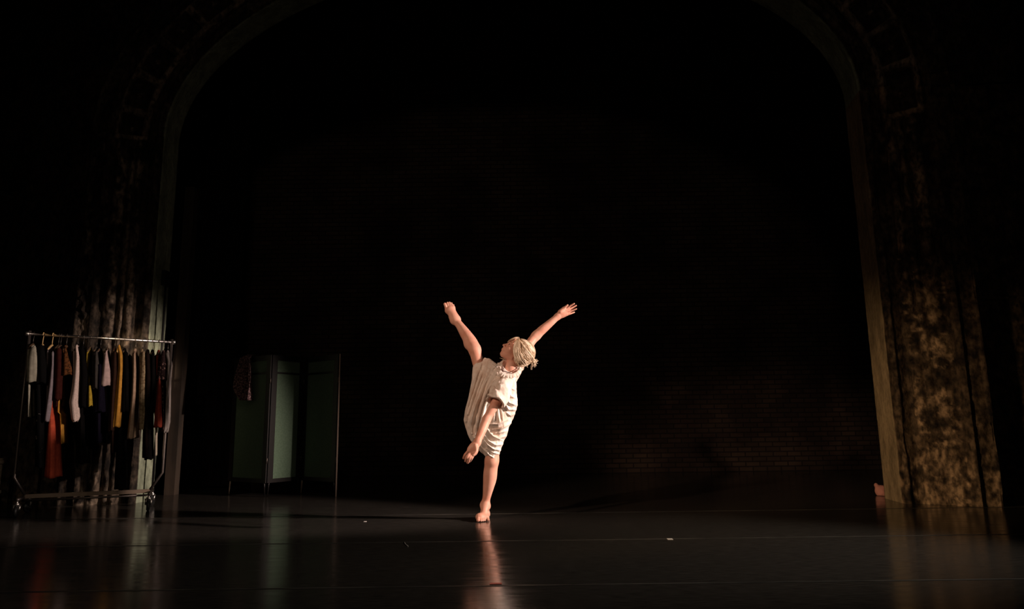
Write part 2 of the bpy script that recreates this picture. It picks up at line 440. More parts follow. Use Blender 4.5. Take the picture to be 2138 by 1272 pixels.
# pale pipe low on the wall far left, ring outlet low on the left column
m_pipe = new_mat('dusty_pipe', (.22, .19, .15), .6)
pp = at(26, 1043, 7.35)
pt = thing('wall_pipe', (pp[0], 7.12, 0))
MB().tube([(pp[0], 7.12, .0), (pp[0], 7.12, .5)], .022).build('pipe', m_pipe, pt)
for z in (.17, .46): MB().disc((pp[0], 7.12, z), (0, 0, 1), .034, .02).build('coupling', m_pipe, pt)
tag(pt, 'short pale pipe standing against the wall at the far left', 'pipe')

# ---- crumpled pink cloth peeping out behind the foot of the right column
# (built with the field tools below)

# ================================================================== FIELD MODELLING (smooth bodies)
class Field:
    def __init__(s, lo, hi, h):
        s.lo = np.array(lo, float); s.h = h
        s.n = np.ceil((np.array(hi) - s.lo) / h).astype(int) + 1
        s.d = np.full(s.n, .2, np.float32)
        s.ax = [s.lo[i] + h * np.arange(s.n[i]) for i in range(3)]
    def win(s, lo, hi):
        a = np.clip(np.floor((np.array(lo) - s.lo) / s.h).astype(int), 0, s.n)
        b = np.clip(np.ceil((np.array(hi) - s.lo) / s.h).astype(int) + 1, 0, s.n)
        sl = tuple(slice(a[i], b[i]) for i in range(3))
        g = np.meshgrid(*[s.ax[i][sl[i]] for i in range(3)], indexing='ij', sparse=True)
        return sl, g
    def apply(s, sl, d, k, op='add'):
        o = s.d[sl]
        if o.size == 0: return
        if op == 'add':
            if k > 0:
                hh = np.clip(.5 + .5 * (o - d) / k, 0, 1)
                s.d[sl] = (o * (1 - hh) + d * hh - k * hh * (1 - hh)).astype(np.float32)
            else: s.d[sl] = np.minimum(o, d)
        elif op == 'sub':
            nd = -d
            if k > 0:
                hh = np.clip(.5 - .5 * (o - nd) / k, 0, 1)
                s.d[sl] = (o * (1 - hh) + nd * hh + k * hh * (1 - hh)).astype(np.float32)
            else: s.d[sl] = np.maximum(o, nd)
    def cone(s, a, b, r1, r2, k=.02, op='add', sq=None):
        """round cone; sq=(axis vector, factor) flattens it along an axis"""
        a = np.array(a, float); b = np.array(b, float)
        m = max(r1, r2) * (1.5 if sq else 1) + k + .02
        sl, (X, Y, Z) = s.win(np.minimum(a, b) - m, np.maximum(a, b) + m)
        ba = b - a; L2 = max(ba @ ba, 1e-9)
        px = X - a[0]; py = Y - a[1]; pz = Z - a[2]
        t = np.clip((px * ba[0] + py * ba[1] + pz * ba[2]) / L2, 0, 1)
        qx = px - t * ba[0]; qy = py - t * ba[1]; qz = pz - t * ba[2]
        if sq is None:
            q = np.sqrt(qx * qx + qy * qy + qz * qz)
            d = q - (r1 + (r2 - r1) * t)
        else:
            ax, fct = sq; ax = np.array(ax, float); ax /= np.linalg.norm(ax)
            w = qx * ax[0] + qy * ax[1] + qz * ax[2]
            g = (1 / fct ** 2 - 1)
            q = np.sqrt(qx * qx + qy * qy + qz * qz + g * w * w)
            d = (q - (r1 + (r2 - r1) * t)) * (min(1, fct) ** .5)
        s.apply(sl, d, k, op)
    def chain(s, pts, rs, k=.02, op='add', sq=None):
        """one tapering limb along a smooth curve through the points"""
        pts = np.array(pts, float); rs = np.array(rs, float); n = len(pts)
        q, r = [], []
        for i in range(n - 1):
            p0 = pts[max(i - 1, 0)]; p1 = pts[i]; p2 = pts[i + 1]; p3 = pts[min(i + 2, n - 1)]
            a0 = rs[max(i - 1, 0)]; a1 = rs[i]; a2 = rs[i + 1]; a3 = rs[min(i + 2, n - 1)]
            m = 7
            for j in range(m + (i == n - 2)):
                t = j / m; t2 = t * t; t3 = t2 * t
                w = (-.5 * t + t2 - .5 * t3, 1 - 2.5 * t2 + 1.5 * t3, .5 * t + 2 * t2 - 1.5 * t3, -.5 * t2 + .5 * t3)
                q.append(p0 * w[0] + p1 * w[1] + p2 * w[2] + p3 * w[3]); r.append(a0 * w[0] + a1 * w[1] + a2 * w[2] + a3 * w[3])
        q = np.array(q); r = np.array(r); mg = r.max() + k + .02
        sl, (X, Y, Z) = s.win(q.min(0) - mg, q.max(0) + mg)
        D = None
        for i in range(len(q) - 1):
            ba = q[i + 1] - q[i]; L2 = max(ba @ ba, 1e-12)
            px = X - q[i][0]; py = Y - q[i][1]; pz = Z - q[i][2]
            t = np.clip((px * ba[0] + py * ba[1] + pz * ba[2]) / L2, 0, 1)
            qx = px - t * ba[0]; qy = py - t * ba[1]; qz = pz - t * ba[2]
            d = np.sqrt(qx * qx + qy * qy + qz * qz) - (r[i] + (r[i + 1] - r[i]) * t)
            D = d if D is None else np.minimum(D, d)
        s.apply(sl, D, k, op)
    def ell(s, c, R, rad, k=.02, op='add'):
        """ellipsoid: R rows are its axes"""
        c = np.array(c, float); R = np.array(R, float); rad = np.array(rad, float)
        m = rad.max() + k + .02
        sl, (X, Y, Z) = s.win(c - m, c + m)
        px = X - c[0]; py = Y - c[1]; pz = Z - c[2]
        u = [(px * R[i][0] + py * R[i][1] + pz * R[i][2]) for i in range(3)]
        k0 = np.sqrt(sum((u[i] / rad[i]) ** 2 for i in range(3)))
        k1 = np.sqrt(sum((u[i] / rad[i] ** 2) ** 2 for i in range(3))) + 1e-6
        d = k0 * (k0 - 1) / k1
        s.apply(sl, d, k, op)
    def mesh(s, relax=1):
        d = s.d; h = s.h; n = d.shape
        ins = d < 0
        cnt = np.zeros((n[0] - 1, n[1] - 1, n[2] - 1), np.int8)
        for a in (0, 1):
            for b in (0, 1):
                for c in (0, 1):
                    cnt += ins[a:n[0] - 1 + a, b:n[1] - 1 + b, c:n[2] - 1 + c]
        act = (cnt > 0) & (cnt < 8)
        idx = np.argwhere(act)
        vid = np.full(act.shape, -1, np.int64); vid[act] = np.arange(len(idx))
        acc = np.zeros((len(idx), 3)); num = np.zeros(len(idx))
        C = [(a, b, c) for a in (0, 1) for b in (0, 1) for c in (0, 1)]
        for p in C:
            for ax in range(3):
                if p[ax] == 1: continue
                q = list(p); q[ax] = 1
                dp = d[idx[:, 0] + p[0], idx[:, 1] + p[1], idx[:, 2] + p[2]]
                dq = d[idx[:, 0] + q[0], idx[:, 1] + q[1], idx[:, 2] + q[2]]
                m = (dp < 0) != (dq < 0)
                t = np.where(m, dp / np.where(m, dp - dq, 1), 0)
                pt = np.tile(np.array(p, float), (len(idx), 1)); pt[:, ax] += t
                acc[m] += pt[m]; num[m] += 1
        v = (idx + acc / num[:, None]) * h + s.lo
        faces = []
        for ax in range(3):
            o1, o2 = [(1, 2), (2, 0), (0, 1)][ax]
            a = ins; sl0 = [slice(None)] * 3; sl1 = [slice(None)] * 3
            sl0[ax] = slice(0, n[ax] - 1); sl1[ax] = slice(1, n[ax])
            ch = a[tuple(sl0)] != a[tuple(sl1)]
            E = np.argwhere(ch)
            E = E[(E[:, o1] > 0) & (E[:, o1] < n[o1] - 1) & (E[:, o2] > 0) & (E[:, o2] < n[o2] - 1)]
            st = a[E[:, 0], E[:, 1], E[:, 2]]
            def cell(d1, d2):
                e = E.copy(); e[:, o1] -= d1; e[:, o2] -= d2
                return vid[e[:, 0], e[:, 1], e[:, 2]]
            q = np.stack([cell(1, 1), cell(0, 1), cell(0, 0), cell(1, 0)], -1)
            q[~st] = q[~st][:, ::-1]
            faces.append(q)
        f = np.concatenate(faces)
        f = f[(f >= 0).all(1)]
        for _ in range(relax):
            s_ = np.zeros_like(v); c_ = np.zeros(len(v))
            for i in range(4):
                a = f[:, i]; b = f[:, (i + 1) % 4]
                for k in range(3): s_[:, k] += np.bincount(a, v[b, k], len(v)) + np.bincount(b, v[a, k], len(v))
                c_ += np.bincount(a, minlength=len(v)) + np.bincount(b, minlength=len(v))
            v = v * .45 + .55 * s_ / np.maximum(c_, 1)[:, None]
        return v, f

# ================================================================== THE DANCER
toe = fl(1008, 1090.5)
YF = toe[1] + .10
dancer = thing('person', (fl(1008, 1083)[0], YF, 0))
tag(dancer, 'blonde barefoot dancer in loose cream dress, standing on one leg, other leg kicked up high', 'person')
def P(px, py, dy=0.0): return at(px, py, YF + dy)

m_skin = new_mat('skin', (.72, .41, .28), .5, 0, .35)
bs = m_skin.node_tree.nodes['Principled BSDF']
bs.inputs['Subsurface Weight'].default_value = .12
bs.inputs['Subsurface Radius'].default_value = (.012, .005, .003)
add_noise_color(m_skin, (.72, .34, .24), (.82, .46, .35), 9, 3, .35, .65)

body = Field(P(905, 1094, 0) * [1, 0, 0] + [0, YF - .62, -.008], P(1222, 618, 0) * [1, 0, 1] + [0, YF + .42, .02], .0032)
# ---- head frame
Ff = np.array([-.715, -.27, .65]); Ff /= np.linalg.norm(Ff)
Uf = np.array([.67, -.02, .74]); Uf -= Ff * (Uf @ Ff); Uf /= np.linalg.norm(Uf)
Sf = np.cross(Uf, Ff)          # her left
if Sf[1] > 0: Ssign = -1
else: Ssign = 1
HD = -.24
Hc = P(1076, 735, HD)          # middle of the head, between the ears
RH = [Ff, Sf, Uf]
def hp(f, s, u): return Hc + Ff * f + Sf * s + Uf * u
body.ell(hp(-.012, 0, .020), RH, (.091, .072, .087), .01)            # cranium
body.ell(hp(.036, 0, -.020), RH, (.052, .058, .080), .02)            # face
body.cone(hp(.062, 0, -.084), hp(.072, 0, -.080), .017, .0155, .02)   # chin
for s_ in (-1, 1):
    body.cone(hp(.062, s_ * .012, -.083), hp(.0, s_ * .048, -.056), .016, .017, .02)   # jaw line
    body.ell(hp(.055, s_ * .036, -.020), RH, (.026, .024, .024), .024)                  # cheekbone
    body.cone(hp(.083, s_ * .008, .030), hp(.070, s_ * .045, .030), .009, .008, .012)  # brow ridge
body.ell(hp(.070, 0, .055), RH, (.022, .05, .035), .02)              # forehead
body.chain([hp(.086, 0, .016), hp(.096, 0, -.006), hp(.108, 0, -.024)], [.008, .009, .0105], .008)   # nose
for s_ in (-1, 1): body.ell(hp(.096, s_ * .012, -.027), RH, (.010, .007, .007), .006)
body.ell(hp(.085, 0, -.048), RH, (.0145, .027, .020), .012)           # muzzle
body.ell(hp(.0965, 0, -.0475), RH, (.0055, .019, .0045), .005)         # upper lip
body.ell(hp(.0945, 0, -.0565), RH, (.0058, .016, .005), .005)           # lower lip
for s_ in (-1, 1):
    body.ell(hp(.088, s_ * .031, .009), RH, (.013, .018, .011), .008, 'sub')   # eye socket
    body.ell(hp(.074, s_ * .031, .008), RH, (.0125, .0135, .0125), .003)       # eye ball
    body.ell(hp(-.004, s_ * .076, -.004), RH, (.018, .008, .030), .006)        # ear
# ---- neck and torso (under the dress)
body.cone(hp(-.022, 0, -.050), P(1067, 776, -.24), .050, .047, .02)
body.cone(P(1066, 774, -.24), P(1065, 786, -.215), .048, .050, .03)
body.cone(P(1056, 797, -.24), P(1078, 777, -.15), .034, .026, .02)   # shoulder girdle
body.cone(P(1062, 800, -.17), P(1046, 835, -.09), .045, .060, .03)
body.cone(P(1030, 845, -.05), P(1046, 850, -.06), .060, .060, .03)   # pelvis
# ---- standing leg
K1 = P(1027, 962, -.03); A1 = P(1013, 1054, .055)
body.chain([P(1044, 862, -.05), P(1034, 915, -.04), K1], [.058, .054, .053], .02)
body.chain([K1, P(1024, 985, -.015), P(1021, 1010, .01), P(1016.5, 1036, .04), A1], [.053, .0555, .049, .0345, .031], .03)
body.ell(P(1024, 990, .022), np.eye(3), (.047, .045, .085), .03)        # calf
body.ell(P(1028, 964, -.065), np.eye(3), (.03, .022, .035), .02)        # kneecap
body.ell(P(1007.5, 1053.5, .055), np.eye(3), (.011, .013, .015), .014)  # ankle bones
body.ell(P(1020, 1058.5, .06), np.eye(3), (.011, .013, .014), .014)
GX = np.array([1., 0, 0])
zf = lambda px, py, z: fl(px, py, z)
heel = np.array([P(1013, 1060, .1)[0], YF + .13, .034])
ball_b = np.array([P(1003, 1084)[0], YF - .045, .030]); ball_l = np.array([P(1016, 1084)[0], YF - .03, .020])
body.cone(A1, heel, .033, .033, .03)
body.cone(A1 + [0, -.01, -.01], (ball_b + ball_l) / 2 + [0, .02, .016], .032, .026, .03, sq=((0, 0, 1), .8))
body.cone(heel, ball_b, .030, .026, .025); body.cone(heel, ball_l, .028, .019, .025)
body.cone(ball_b, ball_l, .027, .019, .02)
body.ell(np.array([P(999, 1082)[0], YF - .04, .034]), np.eye(3), (.021, .03, .024), .015)
tx = [999.5, 1005.5, 1009.5, 1013.2, 1018.8]; tr = [.0145, .0095, .009, .0088, .0105]; tl = [.060, .062, .055, .046, .030]
for i in range(5):
    x = P(tx[i], 1086)[0]; b0 = ball_b + (ball_l - ball_b) * i / 4
    yy = b0[1] - tl[i]
    body.chain([b0 + [0, 0, -.004], np.array([x, (b0[1] + yy) / 2 - .004, tr[i] + .009]), np.array([x + (i == 4) * .006, yy, tr[i] + .0015])], [.014 - .001 * i, tr[i] * .92, tr[i]], .006)
# ---- raised leg
K2 = P(991, 730, .03); A2 = P(950.5, 668, .22)
body.chain([P(1024, 840, -.03), P(1005, 780, .01), K2], [.060, .052, .049], .02)
body.chain([K2, P(984, 716, .06), P(971.5, 697, .12), P(960, 680, .18), A2], [.049, .0545, .047, .036, .033], .03)
body.ell(P(981, 719, .075), np.eye(3), (.048, .05, .05), .03)
body.ell(P(946, 670, .225), np.eye(3), (.015, .015, .015), .012)
body.ell(P(957.5, 667, .22), np.eye(3), (.013, .015, .015), .012)
# pointed foot
AXf = P(933, 641, .27) - A2; AXf /= np.linalg.norm(AXf)
wid = np.cross(AXf, [0, -1, .1]); wid /= np.linalg.norm(wid)
if wid[0] < 0: wid = -wid
Bc = P(940, 646, .24)
body.cone(A2, P(945, 662, .29), .033, .029, .03)                      # heel, on the far side
body.cone(A2, Bc - wid * .012, .034, .028, .03); body.cone(A2, Bc + wid * .018, .034, .024, .03)
body.cone(P(945, 662, .29), Bc, .028, .024, .03)
body.cone(Bc - wid * .026, Bc + wid * .026, .024, .019, .02)
TT_ = [(932.3, 643.5, 929.0, 635.2, .0140), (936.6, 642, 934.4, 632.6, .0100), (940.2, 641.5, 938.6, 632.2, .0096), (943.8, 642, 942.6, 633.6, .0092), (947.2, 644, 946.4, 637, .0088)]
for i, (x1, y1, x2, y2, r_) in enumerate(TT_):
    a = P(x1, y1, .235); b = P(x2, y2, .225)
    body.chain([a, (a + b) / 2 + np.array([0, -.007, .001]), b], [r_ + .003, r_ * .95, r_], .0035)
# ---- raised arm (her left)
E1 = P(1119.5, 701, -.03); Wr1 = P(1165, 660.5, -.02)
body.chain([P(1080, 768, -.14), P(1095, 738, -.10), P(1107.5, 716, -.06), E1], [.032, .037, .038, .0365], .02)
body.chain([E1, P(1131, 690, -.03), P(1145, 678, -.025), Wr1], [.036, .038, .033, .0255], .025)
up = Wr1 - E1; up /= np.linalg.norm(up)
def digit(pts, rs, k=.003): body.chain(pts, rs, k)
# palm
pl = [P(1172, 650, -.02), P(1181.5, 647, -.018), P(1178, 660.5, -.02), P(1183.5, 656, -.018)]
SQ = ((0, 1, .05), .62)
body.cone(Wr1, P(1174, 655, -.02), .026, .030, .02, sq=SQ)
body.cone(P(1172, 655, -.02), P(1180, 647.5, -.02), .027, .021, .012, sq=SQ)
body.cone(P(1174, 657, -.02), P(1181.5, 656, -.02), .027, .020, .012, sq=SQ)
body.cone(P(1170, 651, -.03), P(1177, 643.5, -.035), .019, .013, .012)     # ball of the thumb
digit([P(1175, 645.5, -.035), P(1180.5, 641, -.045), P(1185, 637.3, -.05)], [.0125, .0095, .0078])
digit([P(1181.5, 645, -.02), P(1190, 639.4, -.030), P(1198.8, 634.2, -.040)], [.0110, .0086, .0070])
digit([P(1183, 649, -.02), P(1193, 643.6, -.018), P(1202.8, 638.2, -.020)], [.0110, .0092, .0072])
digit([P(1183.5, 653, -.02), P(1193.2, 649.3, -.020), P(1203.3, 645.2, -.028)], [.0105, .0084, .0068])
digit([P(1182.5, 657.5, -.02), P(1191, 655.2, -.018), P(1199, 652.3, -.012)], [.0100, .0080, .0065])
# ---- lowered arm (her right), swung across the front
S2 = P(1056, 806, -.32); E2 = P(1016, 876, -.40); Wr2 = P(996.5, 924, -.50)
body.chain([S2, P(1036, 840, -.37), E2], [.034, .037, .032], .02)
body.chain([E2, P(1010, 892, -.43), Wr2], [.032, .033, .0255], .02)
f2 = P(975, 962, -.52) - Wr2; f2 /= np.linalg.norm(f2)
w2 = np.cross(f2, [0, -1, 0]); w2 /= np.linalg.norm(w2)
if w2[0] > 0: w2 = -w2                     # toward picture left
SQ2 = ((.25, 1, 0), .6)
body.cone(Wr2, P(989.5, 936, -.51), .026, .034, .02, sq=SQ2)
for a_, b_ in (((982.5, 937), .024), ((992, 942), .024)):
    body.cone(P(989, 933, -.51), P(a_[0], a_[1], -.515), .030, b_, .012, sq=SQ2)
body.cone(P(980.5, 942, -.515), P(989.5, 947.5, -.515), .020, .019, .012, sq=SQ2)
fr = [(979, 941, 971.5, 949.5, 968.0, 957.0, .0115), (982.6, 944, 975.6, 954.5, 972.0, 963.0, .0118),
      (986.2, 946.5, 980.2, 957.5, 976.6, 966.5, .0116), (989.8, 947.5, 985, 957, 981.2, 963.5, .0108)]
for i, q in enumerate(fr):
    dy = -.515 + .004 * i
    digit([P(q[0], q[1], dy), P(q[2], q[3], dy - .010), P(q[4], q[5], dy + .014)], [q[6], q[6] * .95, q[6] * .82], .0045)
digit([P(993, 931, -.53), P(994.5, 941, -.55), P(988.5, 951, -.56)], [.0135, .0115, .0092], .008)

bv, bf = body.mesh(2)
ob = origin_of(dancer)
body_o = link_mesh('body', bv - np.array(ob), bf, m_skin, dancer)
body_o['label'] = 'bare skin, tilted head in profile with one arm thrown up and one swung down'

# eyes: dark lids and iris, small shapes set on the balls; lips tinted
m_dark = new_mat('lash_brown', (.06, .025, .015), .6)
m_lip = new_mat('lip_rose', (.45, .13, .10), .45)
for s_ in (-1, 1):
    eb = MB(); pts = []
    for k in range(9):
        a = -1.1 + 2.2 * k / 8
        pts.append(hp(.0868 - .003 * abs(a) ** 2, s_ * .031 + .0125 * math.sin(a), .0105 + .0035 * math.cos(a)))
    eb.tube(pts, [.0008, .0013, .0016, .0018, .0018, .0018, .0016, .0013, .0008], 8)
    eb.disc(hp(.0872, s_ * .031, .007), Ff, .0048, .0012, 14)
    e = eb.build('eye', m_dark, dancer)
    bb = MB().tube([hp(.0905, s_ * .012, .031), hp(.0915, s_ * .024, .036), hp(.085, s_ * .040, .035), hp(.073, s_ * .052, .028)], [.0012, .0024, .002, .0008], 8)
    bb.build('eyebrow', new_mat('brow_sand', (.30, .16, .08), .8), dancer)
MB().tube([hp(.0925, -.019, -.0515), hp(.0985, -.009, -.0478), hp(.1003, 0, -.0485), hp(.0985, .009, -.0478), hp(.0925, .019, -.0515)], [.001, .0022, .0028, .0022, .001], 8)\
    .tube([hp(.0925, -.017, -.052), hp(.0975, -.009, -.0562), hp(.0990, 0, -.0568), hp(.0975, .009, -.0562), hp(.0925, .017, -.052)], [.001, .0024, .0030, .0024, .001], 8).build('lips', m_lip, dancer)

# ---- hair
m_hair = new_mat('blonde_hair', (.74, .56, .36), .42, 0, .4)
nt = m_hair.node_tree
add_noise_color(m_hair, (.52, .37, .23), (.84, .69, .52), 22, 5, .36, .60)
hair = Field(P(1045, 785, 0) * [1, 0, 1] + [0, YF - .46, 0], P(1140, 690, 0) * [1, 0, 1] + [0, YF + .02, 0], .0034)
hcen = P(1093, 733, HD + .005)
hair.ell(hp(-.024, 0, .032), RH, (.100, .088, .097), .01)
hair.ell(P(1092, 738, HD), RH, (.088, .088, .105), .03)
hair.ell(P(1087, 751, HD + .01), RH, (.055, .075, .050), .03)
hair.ell(P(1100, 745, HD + .02), RH, (.055, .06, .05), .03)
# face opening
hair.ell(hp(.110, 0, -.040), RH, (.092, .11, .116), .012, 'sub')
hair.ell(P(1062, 765, HD - .05), RH, (.05, .08, .045), .01, 'sub')
# pulled strands as grooves running to the bun
sl, (X, Y, Z) = hair.win([-9] * 3, [9] * 3)
root = P(1110, 753, HD + .03); part = P(1081, 703, HD)
axd = (root - part) / np.linalg.norm(root - part)
rx_, ry_, rz_ = X - root[0], Y - root[1], Z - root[2]
e1 = np.cross(axd, [0, 1, 0]); e1 /= np.linalg.norm(e1); e2 = np.cross(axd, e1)
ang = np.arctan2(rx_ * e1[0] + ry_ * e1[1] + rz_ * e1[2], rx_ * e2[0] + ry_ * e2[1] + rz_ * e2[2])
dist = np.sqrt(rx_ ** 2 + ry_ ** 2 + rz_ ** 2)
g = vnoise(ang * 7 + 2 * dist * 10, dist * 9, 0 * ang + 1) - .5
g2 = vnoise(ang * 17 + 3 * dist * 10, dist * 14, 0 * ang + 4) - .5
hair.d += (g * .014 + g2 * .007).astype(np.float32)
hv, hf = hair.mesh(1)
hair_o = link_mesh('hair', hv - np.array(ob), hf, m_hair, dancer)
hair_o['label'] = 'blonde hair with a side parting, pulled back to a small messy bun'
# loose locks laid over it
hs = MB()
def ellsurf(c, dirv, sc=1.0):
    """surface point of the hair mass in a direction"""
    u = np.array([dirv @ Ff, dirv @ Sf, dirv @ Uf]); R = np.array([.094, .090, .104]) * sc
    k = 1 / math.sqrt(((u / R) ** 2).sum()); return c + dirv * k
hc2 = P(1092, 737, HD)
rr = random.Random(5)
dp0 = part - hc2; dp0 /= np.linalg.norm(dp0)
droot = root - hc2; droot /= np.linalg.norm(droot)
for k in range(150):
    w = rr.uniform(-1, 1)
    st = dp0 + Sf * w * .12 + Ff * rr.uniform(-.35, .32) + Uf * rr.uniform(-.1, .1)
    side_ = -np.sign(Sf[1]) if rr.random() < .85 else np.sign(Sf[1])
    st = st / np.linalg.norm(st)
    en = droot + rr.uniform(-.25, .25) * Uf + rr.uniform(-.1, .5) * (-Uf) * (k % 3 == 0); en = en / np.linalg.norm(en)
    bow = Sf * side_ * rr.uniform(.15, 1.3) + Ff * rr.uniform(0, .30) * 1.0 - Uf * rr.uniform(.0, .25)
    pts = []; T_ = 11; off = rr.uniform(.97, 1.03)
    for i in range(T_):
        t = i / (T_ - 1)
        dv = st * (1 - t) + en * t + bow * math.sin(math.pi * t) * .75
        dv = dv / np.linalg.norm(dv)
        pts.append(ellsurf(hc2, dv, off + .02 * math.sin(3 * t + k)))
    r0 = rr.uniform(.0012, .0034)
    hs.tube(pts, [r0 * (.3 + .9 * math.sin(math.pi * min(max(t / (T_ - 1), .05), .97)) ** .6) for t in range(T_)], 6)
# front lock along the forehead and face side locks
def spl(pts, m=5):
    pts = np.array(pts); n = len(pts); o_ = []
    for i in range(n - 1):
        p0 = pts[max(i - 1, 0)]; p1 = pts[i]; p2 = pts[i + 1]; p3 = pts[min(i + 2, n - 1)]
        for j in range(m + (i == n - 2)):
            t = j / m
            o_.append(.5 * (2 * p1 + (p2 - p0) * t + (2 * p0 - 5 * p1 + 4 * p2 - p3) * t * t + (3 * p1 - p0 - 3 * p2 + p3) * t ** 3))
    return o_
def lock(px, rs):
    q = spl([P(*a) for a in px]); n = len(q)
    hs.tube(q, list(np.interp(np.linspace(0, 1, n), np.linspace(0, 1, len(rs)), rs)), 6)
for k in range(6):
    q = k * .45; z_ = HD - .012 * k
    lock([(1082, 704.2 + q, z_), (1075, 704.8 + q * .8, z_ - .01), (1068, 707.6 + q * .6, z_ - .01), (1062.5, 711 + q * .5, z_), (1059.3 + q * .3, 714.6 + q * .2, z_)], [.002, .0032, .003, .002, .0006])
for k in range(60):
    a_ = rr.random(); dz_ = rr.uniform(-1.6, 1.6); j_ = rr.uniform(-2.2, 2.2); w_ = rr.uniform(.5, 1.15)
    lock([(1081 + 3 * a_, 704.5 + dz_ * .4, HD - .03), (1075.5 + 9 * a_ + dz_, 715, HD - .082 - .008 * a_), (1072.8 + 12 * a_ + dz_, 728, HD - .094 - .006 * a_), (1073.5 + 14 * a_ + dz_ * .6 + j_, 741, HD - .092 - .006 * a_),
          (1077 + 17 * a_ - dz_ + j_, 753, HD - .080), (1083 + 20 * a_ - dz_, 761 + rr.uniform(-5, 5), HD - .05)], [.0008, .0034 * w_, .0046 * w_, .0044 * w_, .0034 * w_, .0006])
for (x, y, x2, y2, x3, y3) in ((1104, 741, 1112, 739, 1118.5, 735), (1106, 745, 1112, 741, 1117, 737), (1095, 760, 1099, 764, 1102, 768), (1060, 748, 1050, 750, 1043, 747.5)):
    hs.tube([P(x, y, HD), P(x2, y2, HD), P(x3, y3, HD)], [.005, .003, .0006], 6)
lk = hs.build('loose_locks', m_hair, hair_o)
m_hair2 = new_mat('dark_blonde_hair', (.46, .32, .20), .5, 0, .3); lk.data.materials.append(m_hair2)
_r = random.Random(9); _blk = 62; _st = [_r.random() < .34 for _ in range(len(lk.data.polygons) // _blk + 2)]
lk.data.polygons.foreach_set('material_index', [int(_st[i // _blk]) for i in range(len(lk.data.polygons))])
# bun
bu = Field(P(1098, 778, 0) * [1, 0, 1] + [0, YF - .32, 0], P(1130, 742, 0) * [1, 0, 1] + [0, YF - .08, 0], .003)
bu.ell(P(1112, 754, HD + .03), np.eye(3), (.026, .028, .024), .01)
sl, (X, Y, Z) = bu.win([-9] * 3, [9] * 3)
bu.d += ((vnoise(X * 60, Y * 60, Z * 60) - .5) * .012).astype(np.float32)
v_, f_ = bu.mesh(1)
bun = link_mesh('hair_bun', v_ - np.array(ob), f_, m_hair, hair_o)
tf_ = MB()
for k in range(64):
    a = rr.uniform(-.6, 2.1)      # fan of ends from right to down
    ln = rr.uniform(6, 12)
    ex, ey = 1113 + math.cos(a) * ln, 755 + math.sin(a) * ln * 1.15
    tf_.tube([P(1112, 754, HD + .03), P((1113 + ex) / 2 + rr.uniform(-1, 1), (755 + ey) / 2 + rr.uniform(-1, 1), HD + .02 + rr.uniform(-.02, .02)), P(ex, ey, HD + .03 + rr.uniform(-.03, .03))], [.0035, .0024, .0005], 6)
for k in range(18):
    tf_.tube([P(1111, 757, HD + .03), P(1111 + rr.uniform(-2, 2), 764, HD + .02), P(1109.5 + rr.uniform(-2, 2), 771 + rr.uniform(-2, 2), HD + .02)], [.0035, .0026, .0005], 6)
tf_.build('hair_tuft', m_hair, bun)

# ---- dress
m_dress = new_mat('cream_crinkled_cotton', (.82, .70, .60), .85, 0, .2)
add_noise_color(m_dress, (.75, .60, .51), (.87, .78, .71), 14, 5, .32, .55)
add_bump(m_dress, 55, .35, .004, (1, 1, .5))
dr = Field(P(955, 975, 0) * [1, 0, 1] + [0, YF - .56, 0], P(1105, 735, 0) * [1, 0, 1] + [0, YF + .20, 0], .0038)
outl = [(991.5, 765), (995, 758), (1002, 750), (1011, 743.5), (1017, 745), (1025, 750), (1034, 758.5), (1039, 761.5), (1050, 753.5), (1060, 750), (1072, 752), (1084, 758), (1092, 765), (1093, 771),
        (1089, 780), (1083, 791), (1078.5, 800), (1079, 820), (1081, 836), (1081, 846), (1078, 860), (1073, 875), (1063.5, 893), (1057.5, 912), (1049, 932), (1043.5, 948), (1041, 961),
        (1034, 965), (1024, 963.5), (1012.5, 954), (998, 941), (990, 932), (981.7, 922), (975, 908), (970, 893), (967.2, 876), (969.5, 860), (976, 836), (981.5, 806), (986, 782)]
OP = np.array([P(x, y, -.08)[[0, 2]] for x, y in outl])
dxz = np.meshgrid(dr.ax[0], dr.ax[2], indexing='ij')
def polysdf(X, Z, pl):
    d = np.full(X.shape, 1e9); sgn = np.ones(X.shape)
    n = len(pl)
    for i in range(n):
        a = pl[i]; b = pl[i - 1]; e = b - a
        wx = X - a[0]; wz = Z - a[1]
        t = np.clip((wx * e[0] + wz * e[1]) / (e @ e), 0, 1)
        bx_ = wx - e[0] * t; bz_ = wz - e[1] * t
        d = np.minimum(d, bx_ * bx_ + bz_ * bz_)
        c1 = Z >= a[1]; c2 = Z < b[1]; c3 = e[0] * wz > e[1] * wx
        flip = (c1 & c2 & c3) | (~c1 & ~c2 & ~c3)
        sgn = np.where(flip, -sgn, sgn)
    return sgn * np.sqrt(d)
S2d = polysdf(dxz[0], dxz[1], OP)
